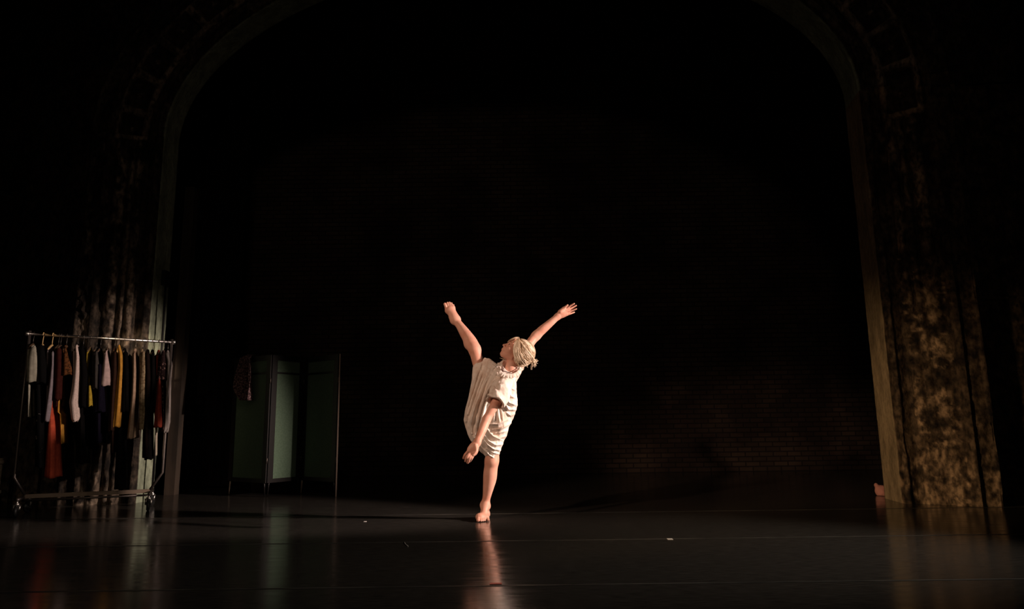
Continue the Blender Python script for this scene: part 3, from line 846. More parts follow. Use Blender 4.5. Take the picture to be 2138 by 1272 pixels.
# middle depth and thickness of the garment, blended between measured stations
stn = [((1078, 780), -.19, .115), ((1050, 775), -.22, .10), ((1050, 810), -.19, .15), ((1070, 835), -.12, .13), ((1000, 765), .02, .075), ((990, 800), -.02, .11), ((985, 860), -.06, .12),
       ((1030, 870), -.08, .15), ((1060, 870), -.07, .13), ((985, 905), -.06, .09), ((1030, 920), -.05, .10), ((1030, 958), -.03, .068)]
num = 0; dn = 0; tn = 0
for (p_, yc_, th_) in stn:
    q = P(p_[0], p_[1], -.08); w = 1 / (((dxz[0] - q[0]) ** 2 + (dxz[1] - q[2]) ** 2) + .0012) ** 1.5
    num = num + w; dn = dn + w * yc_; tn = tn + w * th_
YC = dn / num + YF; TT = tn / num
R_ = np.minimum(.10, TT * .9)
prof_ = np.clip(1 + S2d / R_, 0, None)
Yg = dr.ax[1][None, :, None]
gI = ((Yg - YC[:, None, :]) / TT[:, None, :]) ** 2 + prof_[:, None, :] ** 2 - 1
dr.d = (gI * .5 * np.minimum(TT, R_)[:, None, :]).astype(np.float32)
dr.d = np.maximum(dr.d, (S2d[:, None, :] * 1.0).astype(np.float32))
# bust and thigh under the cloth
dr.cone(P(1004, 770, .015), P(1012, 800, .0), .066, .075, .05)
# folds: ridge lines (x, y, x, y..., width px, height m)
def ridge(pts, w, hgt):
    q = np.array([P(x, y, -.2)[[0, 2]] for x, y in pts])
    d = np.full(dxz[0].shape, 1e9)
    tot = len(q) - 1; tt = np.zeros(dxz[0].shape)
    for i in range(tot):
        a = q[i]; e = q[i + 1] - a
        t = np.clip(((dxz[0] - a[0]) * e[0] + (dxz[1] - a[1]) * e[1]) / (e @ e), 0, 1)
        dd = np.hypot(dxz[0] - a[0] - e[0] * t, dxz[1] - a[1] - e[1] * t)
        m = dd < d; d = np.where(m, dd, d); tt = np.where(m, (i + t) / tot, tt)
    wm = w / 250.0
    return hgt * np.exp(-(d / wm) ** 2) * (.35 + .65 * np.sin(np.pi * np.clip(tt, .03, .97)))
FO = 0
for nf, (pts, w, h_) in enumerate([
    # long folds falling from the raised thigh and chest to the left side
    (((1030, 770), (1012, 800), (996, 840), (984, 880)), 2.6, .016), (((1040, 775), (1022, 805), (1006, 845), (996, 885), (990, 915)), 2.4, .016),
    (((1012, 765), (998, 795), (987, 830), (977, 865)), 2.3, .014), (((1003, 758), (993, 785), (985, 815), (975, 850), (972, 880)), 2.2, .012),
    (((1020, 760), (1004, 800), (992, 838), (982, 880), (984, 905)), 2.2, .013), (((1045, 790), (1028, 815), (1014, 845), (1003, 885), (998, 920)), 2.4, .015),
    (((1036, 790), (1020, 815), (1008, 838)), 1.7, .010), (((1016, 752), (1027, 762), (1036, 770)), 1.6, .007), (((1008, 757), (1022, 768), (1034, 778)), 1.6, .007),
    (((1002, 770), (1018, 778), (1030, 786)), 1.5, .006), (((1048, 762), (1036, 775), (1026, 790)), 1.5, .007), (((1044, 758), (1034, 768), (1022, 776)), 1.4, .006),
    # hip gathers on the right
    (((1056, 830), (1064, 842), (1078, 846)), 2.2, .016), (((1055, 843), (1062, 856), (1077, 855)), 2.0, .016), (((1058, 862), (1066, 868), (1074, 864)), 1.8, .012),
    (((1063, 815), (1067, 828), (1078, 832)), 1.8, .011), (((1062, 800), (1068, 812), (1078, 816)), 1.6, .009), (((1072, 790), (1066, 815), (1060, 835)), 1.5, .008),
    (((1040, 852), (1041, 870), (1043, 880)), 1.5, .009), (((1034, 850), (1033, 866), (1030, 882)), 1.5, .009), (((1046, 848), (1049, 866), (1050, 878)), 1.4, .008),
    # sweeping folds over the standing thigh
    (((1015, 893), (1024, 908), (1040, 916), (1057, 911)), 2.2, .015), (((1010, 907), (1020, 921), (1034, 930), (1049, 929)), 2.1, .015),
    (((1007, 915), (1018, 929), (1030, 939), (1046, 942)), 2.0, .014), (((1028, 898), (1042, 897), (1056, 890), (1066, 884)), 2.0, .013),
    (((1026, 906), (1040, 905), (1058, 900)), 1.7, .009), (((1012, 940), (1022, 952), (1032, 960)), 1.9, .012), (((1016, 938), (1028, 946), (1042, 950)), 1.8, .011),
    (((1022, 886), (1040, 886), (1060, 876)), 1.8, .010), (((1020, 898), (1030, 912), (1050, 921)), 1.5, .008), (((1000, 930), (1012, 944), (1024, 956)), 1.6, .008),
    (((1038, 925), (1030, 945), (1028, 958)), 1.5, .005), (((985, 890), (984, 905), (990, 922)), 1.8, .008), (((1000, 870), (992, 890), (988, 905)), 1.7, .009),
    # pin-tucked yoke and frill under the neck
    (((1038, 783), (1045, 789), (1058, 789), (1070, 785), (1082, 786)), 1.8, .012),
    (((1086, 764), (1085, 775), (1080, 788)), 1.4, .010), (((1090, 768), (1087, 778), (1083, 786)), 1.2, .007)]):
    FO = FO + ridge(pts, w, h_ * (2.6 if nf < 7 else 1.8 if nf < 12 else 1.5))
# soft broad crinkle
crk = (fbm(dxz[0] * 26, dxz[1] * 13, 0 * dxz[0] + 3, 3) - .5) * .020
ruf = .0015 * np.sin(dxz[0] * 300) * np.exp(-((dxz[1] - P(1060, 787, -.2)[2]) / .02) ** 2)
dr.d -= ((FO - .008 + crk + ruf) * 1.0)[:, None, :].astype(np.float32) * np.clip(-(S2d / .03) + .35, .12, 1)[:, None, :].astype(np.float32)
# openings: knee hem of the raised leg, hem at the standing knee, neck
hd = P(991, 730, .03) - P(1006, 775, .01); hd /= np.linalg.norm(hd)
a_ = P(1001.5, 753, .02)
dr.cone(a_ - hd * .05, a_ + hd * .09, .053, .056, .004, 'sub')
dr.cone(P(1029, 953, -.03), P(1028, 985, -.03), .055, .062, .004, 'sub')
nk = P(1065, 763, -.27)
dr.cone(nk, P(1066, 740, -.30), .060, .075, .004, 'sub')
# sleeve of the lowered arm
hemc = P(1034, 841, -.40)
sl_a = P(1060, 795, -.30); ax_s = hemc - sl_a; ax_s /= np.linalg.norm(ax_s)
slv = Field(P(1005, 862, 0) * [1, 0, 1] + [0, YF - .56, 0], P(1085, 778, 0) * [1, 0, 1] + [0, YF - .1, 0], .0036)
slv.chain([P(1064, 790, -.25), P(1055, 803, -.32), P(1044, 824, -.375), hemc + ax_s * .03], [.044, .062, .074, .083], .02)
slv.cone(P(1046, 795, -.27), P(1036, 815, -.34), .040, .045, .03)
sl, (X, Y, Z) = slv.win([-9] * 3, [9] * 3)
hh = (X - hemc[0]) * ax_s[0] + (Y - hemc[1]) * ax_s[1] + (Z - hemc[2]) * ax_s[2]
aw = np.arctan2((Y - hemc[1]), (X - hemc[0]) + 0 * Y + 0 * Z)
slv.d += ((fbm(X * 30, Y * 30, Z * 15, 3) - .5) * .018 + .004 * np.sin(aw * 5 + Z * 30)).astype(np.float32)
slv.d = np.maximum(slv.d, (hh + .004 * np.sin(aw * 4)).astype(np.float32))
slv.chain([P(1043, 829, -.375), hemc + ax_s * .06], [.048, .076], .004, 'sub')
for x1_, y1_, x2_, y2_ in ((1037, 799, 1056, 803), (1040, 815, 1054, 822), (1030, 815, 1034, 838), (1046, 812, 1040, 840)):
    a = P(x1_, y1_, -.42); b = P(x2_, y2_, -.43)
    
sv, sf = slv.mesh(1)
dv_, df_ = dr.mesh(1)
dress = link_mesh('dress', dv_ - np.array(ob), df_, m_dress, dancer)
dress['label'] = 'loose crinkled cream dress stretched between the raised thigh and the standing knee'
slo = link_mesh('sleeve', sv - np.array(ob), sf, m_dress, dress)
# dark cord round the neck
m_cord = new_mat('dark_red_cord', (.10, .028, .02), .6)
pts = [P(1050, 764, -.30), P(1047.3, 770, -.318), (P(1049.5, 774.3, -.325)), P(1056, 776.3, -.325), P(1063, 777.3, -.322), P(1071, 776.5, -.312), P(1076.5, 773, -.298), P(1079.5, 767, -.27)]
MB().tube(spl(pts), list(np.interp(np.linspace(0, 7, 36), range(8), [.002, .0034, .0042, .0026, .0024, .0024, .0034, .002])), 8).build('neck_cord', m_cord, dancer)
# gathered collar round the neckline
cp = spl([P(1046, 757, -.24), P(1043.5, 767, -.30), P(1046, 777, -.345), P(1055, 781.5, -.355), P(1066, 782.5, -.35), (P(1077, 779.5, -.325)), P(1085, 773, -.28), P(1088, 764, -.22)], 12)
cen = P(1066, 766, -.26); cv_, cf_ = [], []
nc = len(cp); K_ = 7
for sh in (0, 1):
    for i, p in enumerate(cp):
        o_ = p - cen; o_ /= np.linalg.norm(o_); dn_c = np.array([o_[0], -.25, o_[2] - .35]); dn_c /= np.linalg.norm(dn_c)
        for k in range(K_):
            t = k / (K_ - 1)
            q = p - o_ * .012 + dn_c * (.038 + .004 * math.sin(i * .33)) * t + np.array([0, -1, 0]) * (-.002 + .0035 * t * math.sin(i * .95 + 1.3 * math.sin(i * .4)) + .006 * math.sin(t * 3)) + (0.003 * np.array([0, 1, 0]) if sh else 0)
            q[2] += .003 * t * math.sin(i * .7)
            cv_.append(q - np.array(ob))
def ci(sh, i, k): return sh * nc * K_ + i * K_ + k
for i in range(nc - 1):
    for k in range(K_ - 1):
        for sh in (0, 1):
            q = [ci(sh, i, k), ci(sh, i + 1, k), ci(sh, i + 1, k + 1), ci(sh, i, k + 1)]; cf_.append(q[::-1] if sh == 0 else q)
    for k in (0, K_ - 1):
        q = [ci(0, i, k), ci(0, i + 1, k), ci(1, i + 1, k), ci(1, i, k)]; cf_.append(q)
link_mesh('collar', cv_, cf_, m_dress, dress)

# pink crumpled cloth behind the foot of the right column
m_pink = new_mat('dusty_pink_cloth', (.50, .22, .18), .9)
c0 = fl(1830, 1038)
pk = Field((c0[0] - .18, c0[1] - .06, -.01), (c0[0] + .30, c0[1] + .32, .26), .007)
Yp = c0[1] + .12
pk.cone(at(1830, 1014, Yp), at(1840, 1026, Yp), .026, .05, .03); pk.cone(at(1840, 1026, Yp), at(1846, 1032, Yp), .05, .05, .03)
pk.cone(np.array([at(1838, 1030, Yp)[0], Yp, .03]), np.array([at(1858, 1030, Yp)[0], Yp, .04]), .035, .05, .04)
sl, (X, Y, Z) = pk.win([-9] * 3, [9] * 3)
pk.d += ((fbm(X * 18, Y * 18, Z * 18, 3) - .5) * .03).astype(np.float32)
pk.d = np.maximum(pk.d, -(Z + 0 * X + 0 * Y)).astype(np.float32)
v_, f_ = pk.mesh(1)
tag(link_mesh('crumpled_cloth', v_, f_, m_pink), 'small dusty pink crumpled cloth peeping out behind the foot of the right column', 'cloth')

# ================================================================== COSTUME RAIL
m_chrome = new_mat('chrome', (.85, .82, .78), .33, 1.0)
m_steel = new_mat('dull_steel', (.14, .12, .11), .42, .8)
m_rubber = new_mat('black_rubber', (.012, .012, .012), .5)
m_bar = new_mat('worn_brown_bar', (.20, .15, .11), .55)
RA = at(58, 697, 6.62); RB = at(362, 715, 7.12)
zr = (RA[2] + RB[2]) / 2
RA[2] = RA[2]; RB[2] = RB[2]
AR = (RB - RA); LR = np.linalg.norm(AR[:2]); ar = AR / np.linalg.norm(AR); ah = np.array([AR[0], AR[1], 0]) / LR
bR = np.array([ah[1], -ah[0], 0])          # toward the camera side
def rod(a): return RA + AR * (a / LR)       # a metres along the rail
def rp(a, b, z):
    p = RA + ah * a + bR * b; return np.array([p[0], p[1], z])
def solve_a(px, py, b):
    """where along the rail a ray meets the upright plane standing b in front of it"""
    r = ray(px, py); o = np.array([0, 0, H]); p0 = RA + bR * b
    t = ((p0 - o) @ bR) / (r @ bR); q = o + r * t
    return (q - RA) @ ah, q[2]

rack = thing('clothes_rail', tuple(rp(LR / 2, 0, 0)))
tag(rack, 'chrome garment rail on castors, crowded with costumes, in front of the left column', 'clothes rail')
MB().tube([rod(0.0), rod(LR)], .0135, 20).build('top_rail', m_chrome, rack)
aL = .02; aRt = LR - .03
zb = .165
for nm, a, sgn in (('post', .015, -1), ('post', LR - .015, 1)):
    top = rod(a); zt = top[2]
    MB().tube([top + [0, 0, .03], rp(a, 0, 1.0), rp(a, 0, .34), rp(a - sgn * .10, 0, zb + .01)], .0135, 16).build('post', m_steel, rack)
    MB().disc(top + ah * sgn * .018, ah, .021, .016).build('end_cap', m_chrome, rack)
MB().box(rp(LR / 2, 0, zb), (LR / 2 - .11, .012, .018), np.array([ah, bR, [0, 0, 1]]).T).build('bottom_bar', m_bar, rack, smooth=False)
MB().tube([rp(.10, .05, zb - .035), rp(LR - .10, .05, zb - .035)], .010, 12).build('lower_tube', m_steel, rack)
for a in (.105, LR - .105):
    MB().tube([rp(a, -.24, zb - .01), rp(a, .24, zb - .01)], .015, 12).build('foot_bar', m_steel, rack)
    for b in (-.23, .23):
        c = MB().tube([rp(a, b, zb - .02), rp(a, b, .108)], .010, 12)
        c.disc(rp(a, b, .115), (0, 0, 1), .022, .012)
        wdir = ah if (b > 0) else (ah + bR * .5)
        wdir = np.array(wdir) / np.linalg.norm(wdir)
        cs = c.build('castor', m_chrome, rack)
        fk = MB()
        for sg in (-1, 1):
            fk.tube([rp(a, b, .112) + wdir * sg * .022, rp(a, b, .055) + wdir * sg * .022 + np.cross(wdir, [0, 0, 1]) * .01], [.013, .009], 8)
        fk.build('fork', m_chrome, cs)
        MB().disc(rp(a, b, .052) + np.cross(wdir, [0, 0, 1]) * .01, wdir, .052, .014, 28).build('wheel', m_rubber, cs)

# ---- garments
def cloth_mat(name, c1, c2=None, scale=30, lo=.45, hi=.6, rough=.9):
    m = new_mat(name, c1, rough, 0, .03)
    add_noise_color(m, tuple(c * .82 for c in c1) if c2 is None else c1, c1 if c2 is None else c2, scale, 4, lo, hi)
    return m

def loft(rows, seed, seg=36, wob=.012, freq=5):
    """rows: (a, z, half_a, b, half_b) hanging cross-sections, turned into folded cloth with thickness"""
    rows = np.array(rows, float)
    t = np.concatenate([[0], np.cumsum(np.abs(np.diff(rows[:, 1])) + 1e-4)]); t /= t[-1]
    n = max(16, int(abs(rows[0, 1] - rows[-1, 1]) / .02))
    T = np.linspace(0, 1, n); R = np.stack([np.interp(T, t, rows[:, i]) for i in range(5)], -1)
    v = []
    for shell in (0, 1):
        for i in range(n):
            a, z, ha, b, hb = R[i]
            for k in range(seg):
                th = 2 * math.pi * k / seg
                w = wob * (.25 + .75 * T[i]) * (math.sin(freq * th + seed + 1.1 * math.sin(3 * T[i] + seed)) + .5 * math.sin((freq * 2 + 1) * th + seed * 2))
                w *= min(1, ha / .03)
                q = 1 - .12 * shell
                ca, sa = math.cos(th), math.sin(th)
                da = (ha * q - .003 * shell + w) * ca; db = (hb * q + w * .6) * sa
                zz = z + .006 * math.sin(3 * th + seed) * T[i]
                p = rp(a + da, b + db, zz); v.append(p)
    f = []
    for shell in (0, 1):
        o = shell * n * seg
        for i in range(n - 1):
            for k in range(seg):
                A = o + i * seg + k; B_ = o + i * seg + (k + 1) % seg
                q = [A, B_, B_ + seg, A + seg]
                f.append(q[::-1] if shell else q)
    for k in range(seg):    # hem rim joins outer and inner
        A = (n - 1) * seg + k; B_ = (n - 1) * seg + (k + 1) % seg; o = n * seg
        f.append([A, B_, B_ + o, A + o])
    f.append([k for k in range(seg)])
    return v, f

m_wood = new_mat('hanger_wood', (.09, .055, .03), .6)
m_wire = new_mat('hanger_wire', (.16, .14, .12), .4, .9)
m_tanw = new_mat('hanger_tan', (.62, .42, .18), .5)

def hanger(a, b_half, desc, mat, zdrop=.10, tall=False):
    top = rod(a); zt = top[2]
    h = thing('clothes_hanger', tuple(rp(a, 0, zt)))
    pts = []
    rr0 = .020
    for k in range(13):
        an = math.radians(-30 + 210 * k / 12)
        pts.append(rp(a, rr0 * math.cos(an), zt + rr0 * math.sin(an)))
    pts = pts + [rp(a, -rr0 * .5, zt - .03), rp(a, 0, zt - .05), rp(a, 0, zt - zdrop + .01)]
    MB().tube(pts, .0022 if not tall else .004, 8).build('hook', m_wire if not tall else mat, h)
    sh = [rp(a, s * b_half, zt - zdrop - .055 * abs(s) ** 1.3) for s in np.linspace(-1, 1, 11)]
    MB().tube(sh, [.006, .009, .010, .010, .011, .012, .011, .010, .010, .009, .006], 10).build('shoulder_bar', mat, h)
    tag(h, desc, 'hanger', 'hangers on the costume rail')
    return h

NB = .17      # shoulder half-width across the rail
def garment(name, label, cat, mat, hang_desc, sleeve=None, body=None, body_mat=None, far_sleeve=True, b=NB, hm=None, trimc=None, tall=False):
    """sleeve rows: (left px, right px, py) of the sleeve on the near side; body: (top px, top py, hem px, hem py, half thickness top, half thickness hem, half width hem)"""
    tx, ty, hx, hy, h0, h1, wb = body; h0 *= .8; h1 *= .62
    a0, z0 = solve_a(tx, ty, .05); a1, z1 = solve_a(hx, hy, .10)
    zt = rod(a0)[2]
    z0 = min(z0, zt - .105); z1 = max(z1, .20)
    g = thing(name, tuple(rp(a0, 0, z1)))
    rows = [(a0, z0 + .015, .010, 0, .045), (a0, z0 - .01, .016, 0, .10), (a0, z0 - .055, .022, 0, b), (a0 * .8 + a1 * .2, z0 - .28, h0, 0, b * .98), (a0 * .5 + a1 * .5, (z0 + z1) / 2, (h0 + h1) / 2, 0, (b + wb) / 2), (a1, z1, h1, 0, wb)]
    if z0 - z1 < .34: rows = [rows[0], rows[1], rows[2], (a1, z1, h1, 0, wb)]
    sd = rnd.uniform(0, 9)
    v, f = loft(rows, sd, 44, .008, 6)
    MBt = MB(); MBt.v = v; MBt.f = f
    MBt.build('bodice', body_mat or mat, g)
    if sleeve:
        R = []
        for (l, r_, y) in sleeve:
            al, zl = solve_a(l, y, b + .03); ar_, zr_ = solve_a(r_, y, b + .03)
            R.append(((al + ar_) / 2, (zl + zr_) / 2, max(.006, abs(ar_ - al) / 2), b + .03, .035 if len(R) else .02))
        if len(R) > 1: R = [(R[0][0], R[0][1] + .012, .004, b, .015)] + R
        v, f = loft(R, sd + 2, 30, .006, 4)
        q = MB(); q.v = v; q.f = f; so = q.build('sleeve', mat, g)
        if far_sleeve:
            R2 = [(x[0], x[1], x[2], -x[3], x[4]) for x in R]
            v, f = loft(R2, sd + 4, 24, .006, 4); q = MB(); q.v = v; q.f = f; q.build('sleeve', mat, g)
    tag(g, label, cat, 'costumes on the rail')
    hanger(a0, b * .95, hang_desc, hm or m_wood, tall=tall)
    return g

C_black = cloth_mat('black_crepe', (.004, .0036, .0036)); C_navy = cloth_mat('navy_crepe', (.006, .005, .011))
C_sage = cloth_mat('pale_sage_linen', (.30, .29, .23)); C_lilac = cloth_mat('lilac_grey_jersey', (.20, .17, .185))
C_red = cloth_mat('brick_red_wool', (.42, .07, .035)); C_maroon = cloth_mat('dark_maroon', (.035, .009, .007))
C_rust = cloth_mat('rust_lace', (.11, .042, .015), (.03, .014, .006), 60); C_must = cloth_mat('mustard_knit', (.46, .23, .04))
C_ivory = cloth_mat('ivory_rib_knit', (.56, .45, .40), None, 80); C_yel = cloth_mat('yellow_spotted', (.34, .24, .03), (.26, .18, .02), 40)
C_pink = cloth_mat('pale_pink_cotton', (.42, .31, .29)); C_brown = cloth_mat('dark_brown_wool', (.030, .015, .010))
C_tan = cloth_mat('tan_wool', (.36, .25, .17)); C_olive = cloth_mat('olive_brocade', (.26, .20, .12), (.13, .09, .05), 45)
C_grey = cloth_mat('charcoal_wool', (.045, .040, .036)); C_dots = cloth_mat('dark_floral_print', (.020, .012, .012), (.30, .18, .16), 42, .57, .66)
C_red2 = cloth_mat('scarlet_wool', (.28, .05, .03)); C_pale = cloth_mat('pale_grey_satin', (.24, .215, .195), None, 20, .4, .6, .5)
C_cream = cloth_mat('cream_silk', (.50, .44, .34)); C_spot = cloth_mat('black_with_white_print', (.004, .004, .004), (.25, .23, .22), 16, .68, .70)
C_bbrown = cloth_mat('black_brown', (.010, .006, .005))

HG = 'clothes hanger '
G = garment
G('blouse', 'pale sage blouse with a short flared sleeve, leftmost on the costume rail', 'blouse', C_sage, 'wooden hanger under the pale sage blouse at the left end',
  [(66, 76, 724), (61, 79, 745), (57, 81, 775), (55, 82, 798)], (66, 722, 62, 872, .018, .030, .15))
G('dress', 'long black dress with small white spots, beside the pale sage blouse', 'dress', C_spot, 'tan hanger whose tall hook rises above the long black dress',
  [(78, 92, 722), (76, 96, 760), (74, 98, 800)], (86, 722, 88, 975, .045, .085, .24), tall=True, hm=m_tanw)
G('cardigan', 'lilac-grey cardigan with a long narrow sleeve, left of the red dress', 'cardigan', C_lilac, 'orange-tan hanger under the lilac-grey cardigan',
  [(107, 113, 735), (108, 113, 760), (103, 112, 800), (97, 108, 845), (93, 103, 880)], (106, 724, 98, 880, .012, .022, .13), tall=True, hm=m_tanw)
G('long_dress', 'brick red floor-length flared dress reaching lowest on the rail', 'dress', C_red, 'wooden hanger under the brick red long dress',
  None, (113, 790, 108, 997, .030, .098, .20))
G('dress', 'dark maroon dress partly covering the brick red long dress', 'dress', C_maroon, 'wooden hanger under the dark maroon dress',
  [(117, 128, 728), (116, 130, 760), (114, 129, 800), (113, 128, 835)], (124, 724, 120, 850, .03, .045, .17))
G('blouse', 'rust lace blouse with a ruffled short sleeve', 'blouse', C_rust, 'wooden hanger under the rust lace blouse',
  [(134, 139, 728), (132, 145, 752), (130, 150, 770), (129, 150, 783)], (136, 724, 132, 850, .02, .025, .14))
G('skirt', 'mustard skirt whose hem shows beside the brick red dress', 'skirt', C_must, 'wooden hanger holding the mustard skirt',
  None, (129, 800, 130, 926, .022, .026, .15))
G('cardigan', 'ivory ribbed cardigan with a long hanging sleeve and gathered cuff', 'cardigan', C_ivory, 'wooden hanger under the ivory ribbed cardigan',
  [(157, 162, 722), (158, 166, 745), (154, 167, 780), (150, 165, 815), (145, 163, 840), (147, 165, 858), (149, 166, 872), (152, 163, 880)], (160, 724, 162, 870, .015, .02, .13))
G('dress', 'black dress between the ivory cardigan and the yellow spotted skirt', 'dress', C_black, 'wooden hanger under the black dress beside the ivory cardigan',
  [(166, 176, 728), (168, 182, 780), (166, 182, 850)], (172, 724, 172, 968, .03, .05, .20))
G('skirt', 'yellow spotted narrow skirt, mostly hidden between black dresses', 'skirt', C_yel, 'wooden hanger holding the yellow spotted skirt',
  [(185, 190, 806), (184, 192, 825), (184, 193, 848)], (187, 728, 188, 846, .008, .012, .12), far_sleeve=False)
G('jacket', 'charcoal wool jacket left of the pale pink blouse', 'jacket', C_grey, 'wooden hanger under the charcoal jacket',
  [(198, 204, 735), (195, 207, 770), (194, 207, 812)], (200, 726, 198, 822, .018, .025, .15))
G('dress', 'navy-black dress hanging under the pale pink blouse', 'dress', C_navy, 'wooden hanger under the navy-black dress',
  [(203, 214, 760), (200, 218, 820), (196, 220, 860)], (208, 728, 207, 925, .03, .06, .20))
G('blouse', 'pale pink blouse with a wide short flared sleeve', 'blouse', C_pink, 'wooden hanger under the pale pink blouse',
  [(220, 224, 734), (215, 228, 762), (209, 231, 795), (208, 230, 806)], (223, 730, 222, 868, .008, .012, .13))
G('coat', 'dark brown coat pressed against the mustard cardigan', 'coat', C_brown, 'wooden hanger under the dark brown coat',
  [(236, 244, 735), (233, 245, 780), (230, 240, 840), (226, 238, 900)], (238, 728, 236, 945, .018, .035, .19))
G('cardigan', 'mustard yellow cardigan with a full-length sleeve, brightest on the rail', 'cardigan', C_must, 'orange-tan hanger under the mustard cardigan',
  [(246, 251, 722), (247, 256, 740), (247, 257, 770), (243, 256, 810), (238, 254, 855), (233, 251, 892)], (247, 726, 246, 880, .01, .018, .13), hm=m_tanw)
G('long_dress', 'floor-length black gown hanging down to the bottom bar', 'dress', C_black, 'wooden hanger under the floor-length black gown',
  [(258, 267, 735), (256, 270, 800), (254, 270, 860)], (259, 728, 249, 1030, .03, .078, .20))
G('coat', 'tan wool coat with a pale hem, right of the black gown', 'coat', C_tan, 'wooden hanger under the tan wool coat',
  [(278, 283, 738), (277, 284, 775), (275, 283, 820), (271, 280, 870), (266, 277, 916)], (282, 728, 280, 914, .016, .045, .15))
G('jacket', 'olive brocade jacket with a long patterned sleeve', 'jacket', C_olive, 'wooden hanger under the olive brocade jacket',
  [(296, 303, 735), (293, 305, 775), (291, 304, 820), (291, 303, 860), (290, 300, 897)], (297, 728, 296, 890, .014, .02, .14))
G('dress', 'black-brown velvet dress between the olive jacket and the floral dress', 'dress', C_bbrown, 'wooden hanger under the black-brown velvet dress',
  [(303, 312, 736), (302, 316, 790), (301, 316, 850)], (308, 730, 305, 955, .03, .062, .18))
G('coat', 'long black coat whose hem ends above the pale lower wall', 'coat', C_black, 'wooden hanger under the long black coat',
  [(316, 323, 736), (315, 325, 800), (310, 322, 860)], (318, 730, 309, 960, .022, .050, .16))
G('skirt', 'narrow cream silk slip showing below the scarlet jacket', 'skirt', C_cream, 'wooden hanger holding the cream silk slip',
  None, (326, 800, 325, 952, .015, .006, .12))
G('jacket', 'scarlet wool jacket with a dark cuff', 'jacket', C_red2, 'wooden hanger under the scarlet wool jacket',
  [(330, 335, 782), (330, 336, 795), (329, 337, 815), (326, 337, 850), (323, 338, 892)], (331, 730, 331, 884, .012, .018, .13))
G('dress', 'dark dress with a small pale floral print, near the right end of the rail', 'dress', C_dots, 'wooden hanger under the dark floral dress',
  [(338, 345, 734), (332, 348, 760), (327, 348, 795)], (342, 730, 340, 900, .015, .022, .16))
G('robe', 'pale grey satin robe with a hanging tie, rightmost on the costume rail', 'robe', C_pale, 'wooden hanger under the pale grey robe at the right end',
  [(345, 353, 737), (349, 356, 755), (349, 353, 790), (346, 352, 840), (344, 351, 880), (341, 347, 903)], (350, 730, 347, 896, .008, .010, .12))

# ================================================================== FOLDING SCREEN
m_lac = new_mat('black_lacquer', (.008, .007, .007), .35)
m_grn = new_mat('sage_green_fabric', (.17, .22, .15), .9, 0, .1)
add_noise_color(m_grn, (.10, .155, .105), (.12, .18, .125), 60, 3, .4, .6)
m_lit_edge = new_mat('lit_edge_tone', (.58, .45, .36), .6)  # pale tone painted where the screen's edge and some legs catch light
hx_ = [(483, 8.42), (561, 8.02), (631, 8.42), (704, 8.02)]
hp_ = []
for px, Y in hx_:
    q = at(px, 900, Y); hp_.append(np.array([q[0], Y, 0]))
sight = hp_[3][:2] / np.linalg.norm(hp_[3][:2])
hp_.append(hp_[3] + np.array([sight[0] * .42 - .015, sight[1] * .42, 0]))
zt_ = at(600, 744, 8.2)[2]; zbp = at(600, 1006, 8.2)[2]
scr = thing('folding_screen', (hp_[2][0], hp_[2][1], 0))
tag(scr, 'four-panel folding screen with black frames and sage green fabric, standing upstage of the costume rail', 'folding screen')
zrail = at(600, 780, 8.2)[2]
for i in range(4):
    A, Bq = hp_[i], hp_[i + 1]
    d = Bq - A; Lp = np.linalg.norm(d); d = d / Lp; nrm = np.array([d[1], -d[0], 0]); Rm = np.array([d, nrm, [0, 0, 1]]).T
    sw = .036
    fr_ = MB()
    for e in (sw + .004, Lp - sw - .004):
        fr_.box(A + d * e + [0, 0, (zt_ + zbp) / 2], (sw, .012, (zt_ - zbp) / 2), Rm)
    for zc, hz in ((zt_ - .03, .03), (zrail, .010), (zbp + .022, .022)):
        fr_.box(A + d * Lp / 2 + [0, 0, zc], (Lp / 2 - .02, .011, hz), Rm)
    f_o = fr_.build('panel_frame', m_lac, scr, smooth=False)
    MB().box(A + d * Lp / 2 + [0, 0, (zt_ + zbp) / 2], (Lp / 2 - .06, .003, (zt_ - zbp) / 2 - .03), Rm).build('fabric_panel', m_grn, f_o, smooth=False)
    for e, dx in ((sw, -.012), (Lp - sw, .012)):
        pt = A + d * e
        MB().tube([pt + [0, 0, zbp + .01], pt + d * dx * .3 + [0, 0, zbp - .02], pt + d * dx * 1.2 + [0, 0, .004]], [.010, .009, .006], 8).build('leg', m_lit_edge if (i in (0, 2) and e < Lp / 2) else m_lac, scr)  # legs that catch the light are painted pale, the others stay black
MB().box(hp_[3] + [.012, -.016, zt_ / 2], (.006, .006, zt_ / 2)).build('lit_edge_strip', m_lit_edge, scr, smooth=False)  # pale strip added to stand for light along the last panel's edge
for z in (.4, 1.3):
    for q in hp_[1:4]:
        MB().disc(q + [0, -.014, z], (0, 0, 1), .007, .03, 10).build('hinge', m_steel, scr)

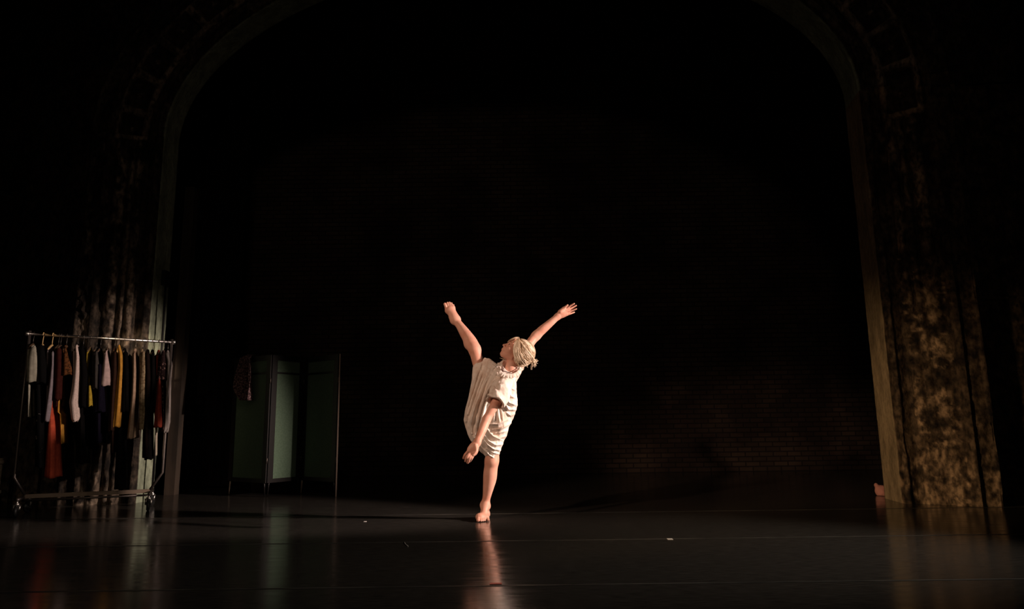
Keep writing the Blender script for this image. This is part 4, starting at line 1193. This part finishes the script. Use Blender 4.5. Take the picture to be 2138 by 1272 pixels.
# garment slung over the left panel of the screen
dn_ = hp_[1] - hp_[0]; Ld = np.linalg.norm(dn_); dn_ = dn_ / Ld; nn_ = np.array([dn_[1], -dn_[0], 0])
if nn_[1] > 0: nn_ = -nn_
rows = [(742, 508, 528), (750, 505, 532), (768, 500, 535), (790, 494, 537), (808, 491, 538), (818, 497, 538), (828, 506, 538), (836, 514, 538)]
v, f = [], []; nseg = 40; M_ = 40
ys = np.linspace(742, 836, M_)
for sh in (0, 1):
    for i, y in enumerate(ys):
        l = np.interp(y, [r[0] for r in rows], [r[1] for r in rows]); r_ = np.interp(y, [r[0] for r in rows], [r[2] for r in rows])
        for k in range(nseg + 1):
            t = k / nseg; px = l + (r_ - l) * t
            q = at(px, y, 8.22)
            sA = (q[0] - hp_[0][0]) / dn_[0]
            base = hp_[0] + dn_ * sA
            off = .022 + (.022 + .022 * (i / M_)) * (1 + math.sin(t * 27 + .8 * math.sin(i * .1))) + (0.006 if sh == 0 else 0)
            if i == 0: off = -.02
            if i == 1: off = .012
            p = base + nn_ * off; p[2] = at(px, y, p[1])[2] + (.012 if i < 2 else 0)
            v.append(p)
def gid(sh, i, k): return sh * M_ * (nseg + 1) + i * (nseg + 1) + k
for sh in (0, 1):
    for i in range(M_ - 1):
        for k in range(nseg):
            q = [gid(sh, i, k), gid(sh, i, k + 1), gid(sh, i + 1, k + 1), gid(sh, i + 1, k)]
            f.append(q if sh else q[::-1])
for i in range(M_ - 1):
    f.append([gid(0, i, 0), gid(0, i + 1, 0), gid(1, i + 1, 0), gid(1, i, 0)]); f.append([gid(0, i, nseg), gid(1, i, nseg), gid(1, i + 1, nseg), gid(0, i + 1, nseg)])
for k in range(nseg):
    f.append([gid(0, M_ - 1, k), gid(0, M_ - 1, k + 1), gid(1, M_ - 1, k + 1), gid(1, M_ - 1, k)])
m_flor = cloth_mat('plum_floral', (.05, .028, .028), (.26, .17, .17), 55, .45, .6)
tag(link_mesh('draped_dress', v, f, m_flor), 'plum patterned dress slung over the top left corner of the folding screen', 'dress')

# ================================================================== FLOOR MARKS
def tape(px, py, w, d, mat, label, name='spike_mark'):
    c = fl(px, py)
    o = MB().box((c[0], c[1], .0016), (w / 2, d / 2, .0006)).build(name, mat, smooth=False)
    tag(o, label, 'tape mark', 'tape marks on the stage floor')
m_wt = new_mat('white_tape', (.9, .85, .8), .6); m_rt = new_mat('red_tape', (.95, .24, .19), .6)
tape(762.5, 1089.5, .020, .035, m_wt, 'tiny white tape mark on the floor left of the standing foot')
tape(1399, 1126.3, .034, .045, m_wt, 'white tape mark on the floor seam to the right of the dancer')
tape(1035, 1219.5, .058, .030, m_rt, 'red tape mark on the nearest floor seam in front of the dancer')
c = [fl(844.5, 1133), fl(845.5, 1136), fl(848.5, 1139), fl(852, 1141.5)]
o = MB().tube([(*q[:2], .002) for q in c], .0022, 6).build('thread', m_wt)
tag(o, 'short curved white thread lying on the floor left of the dancer', 'thread')
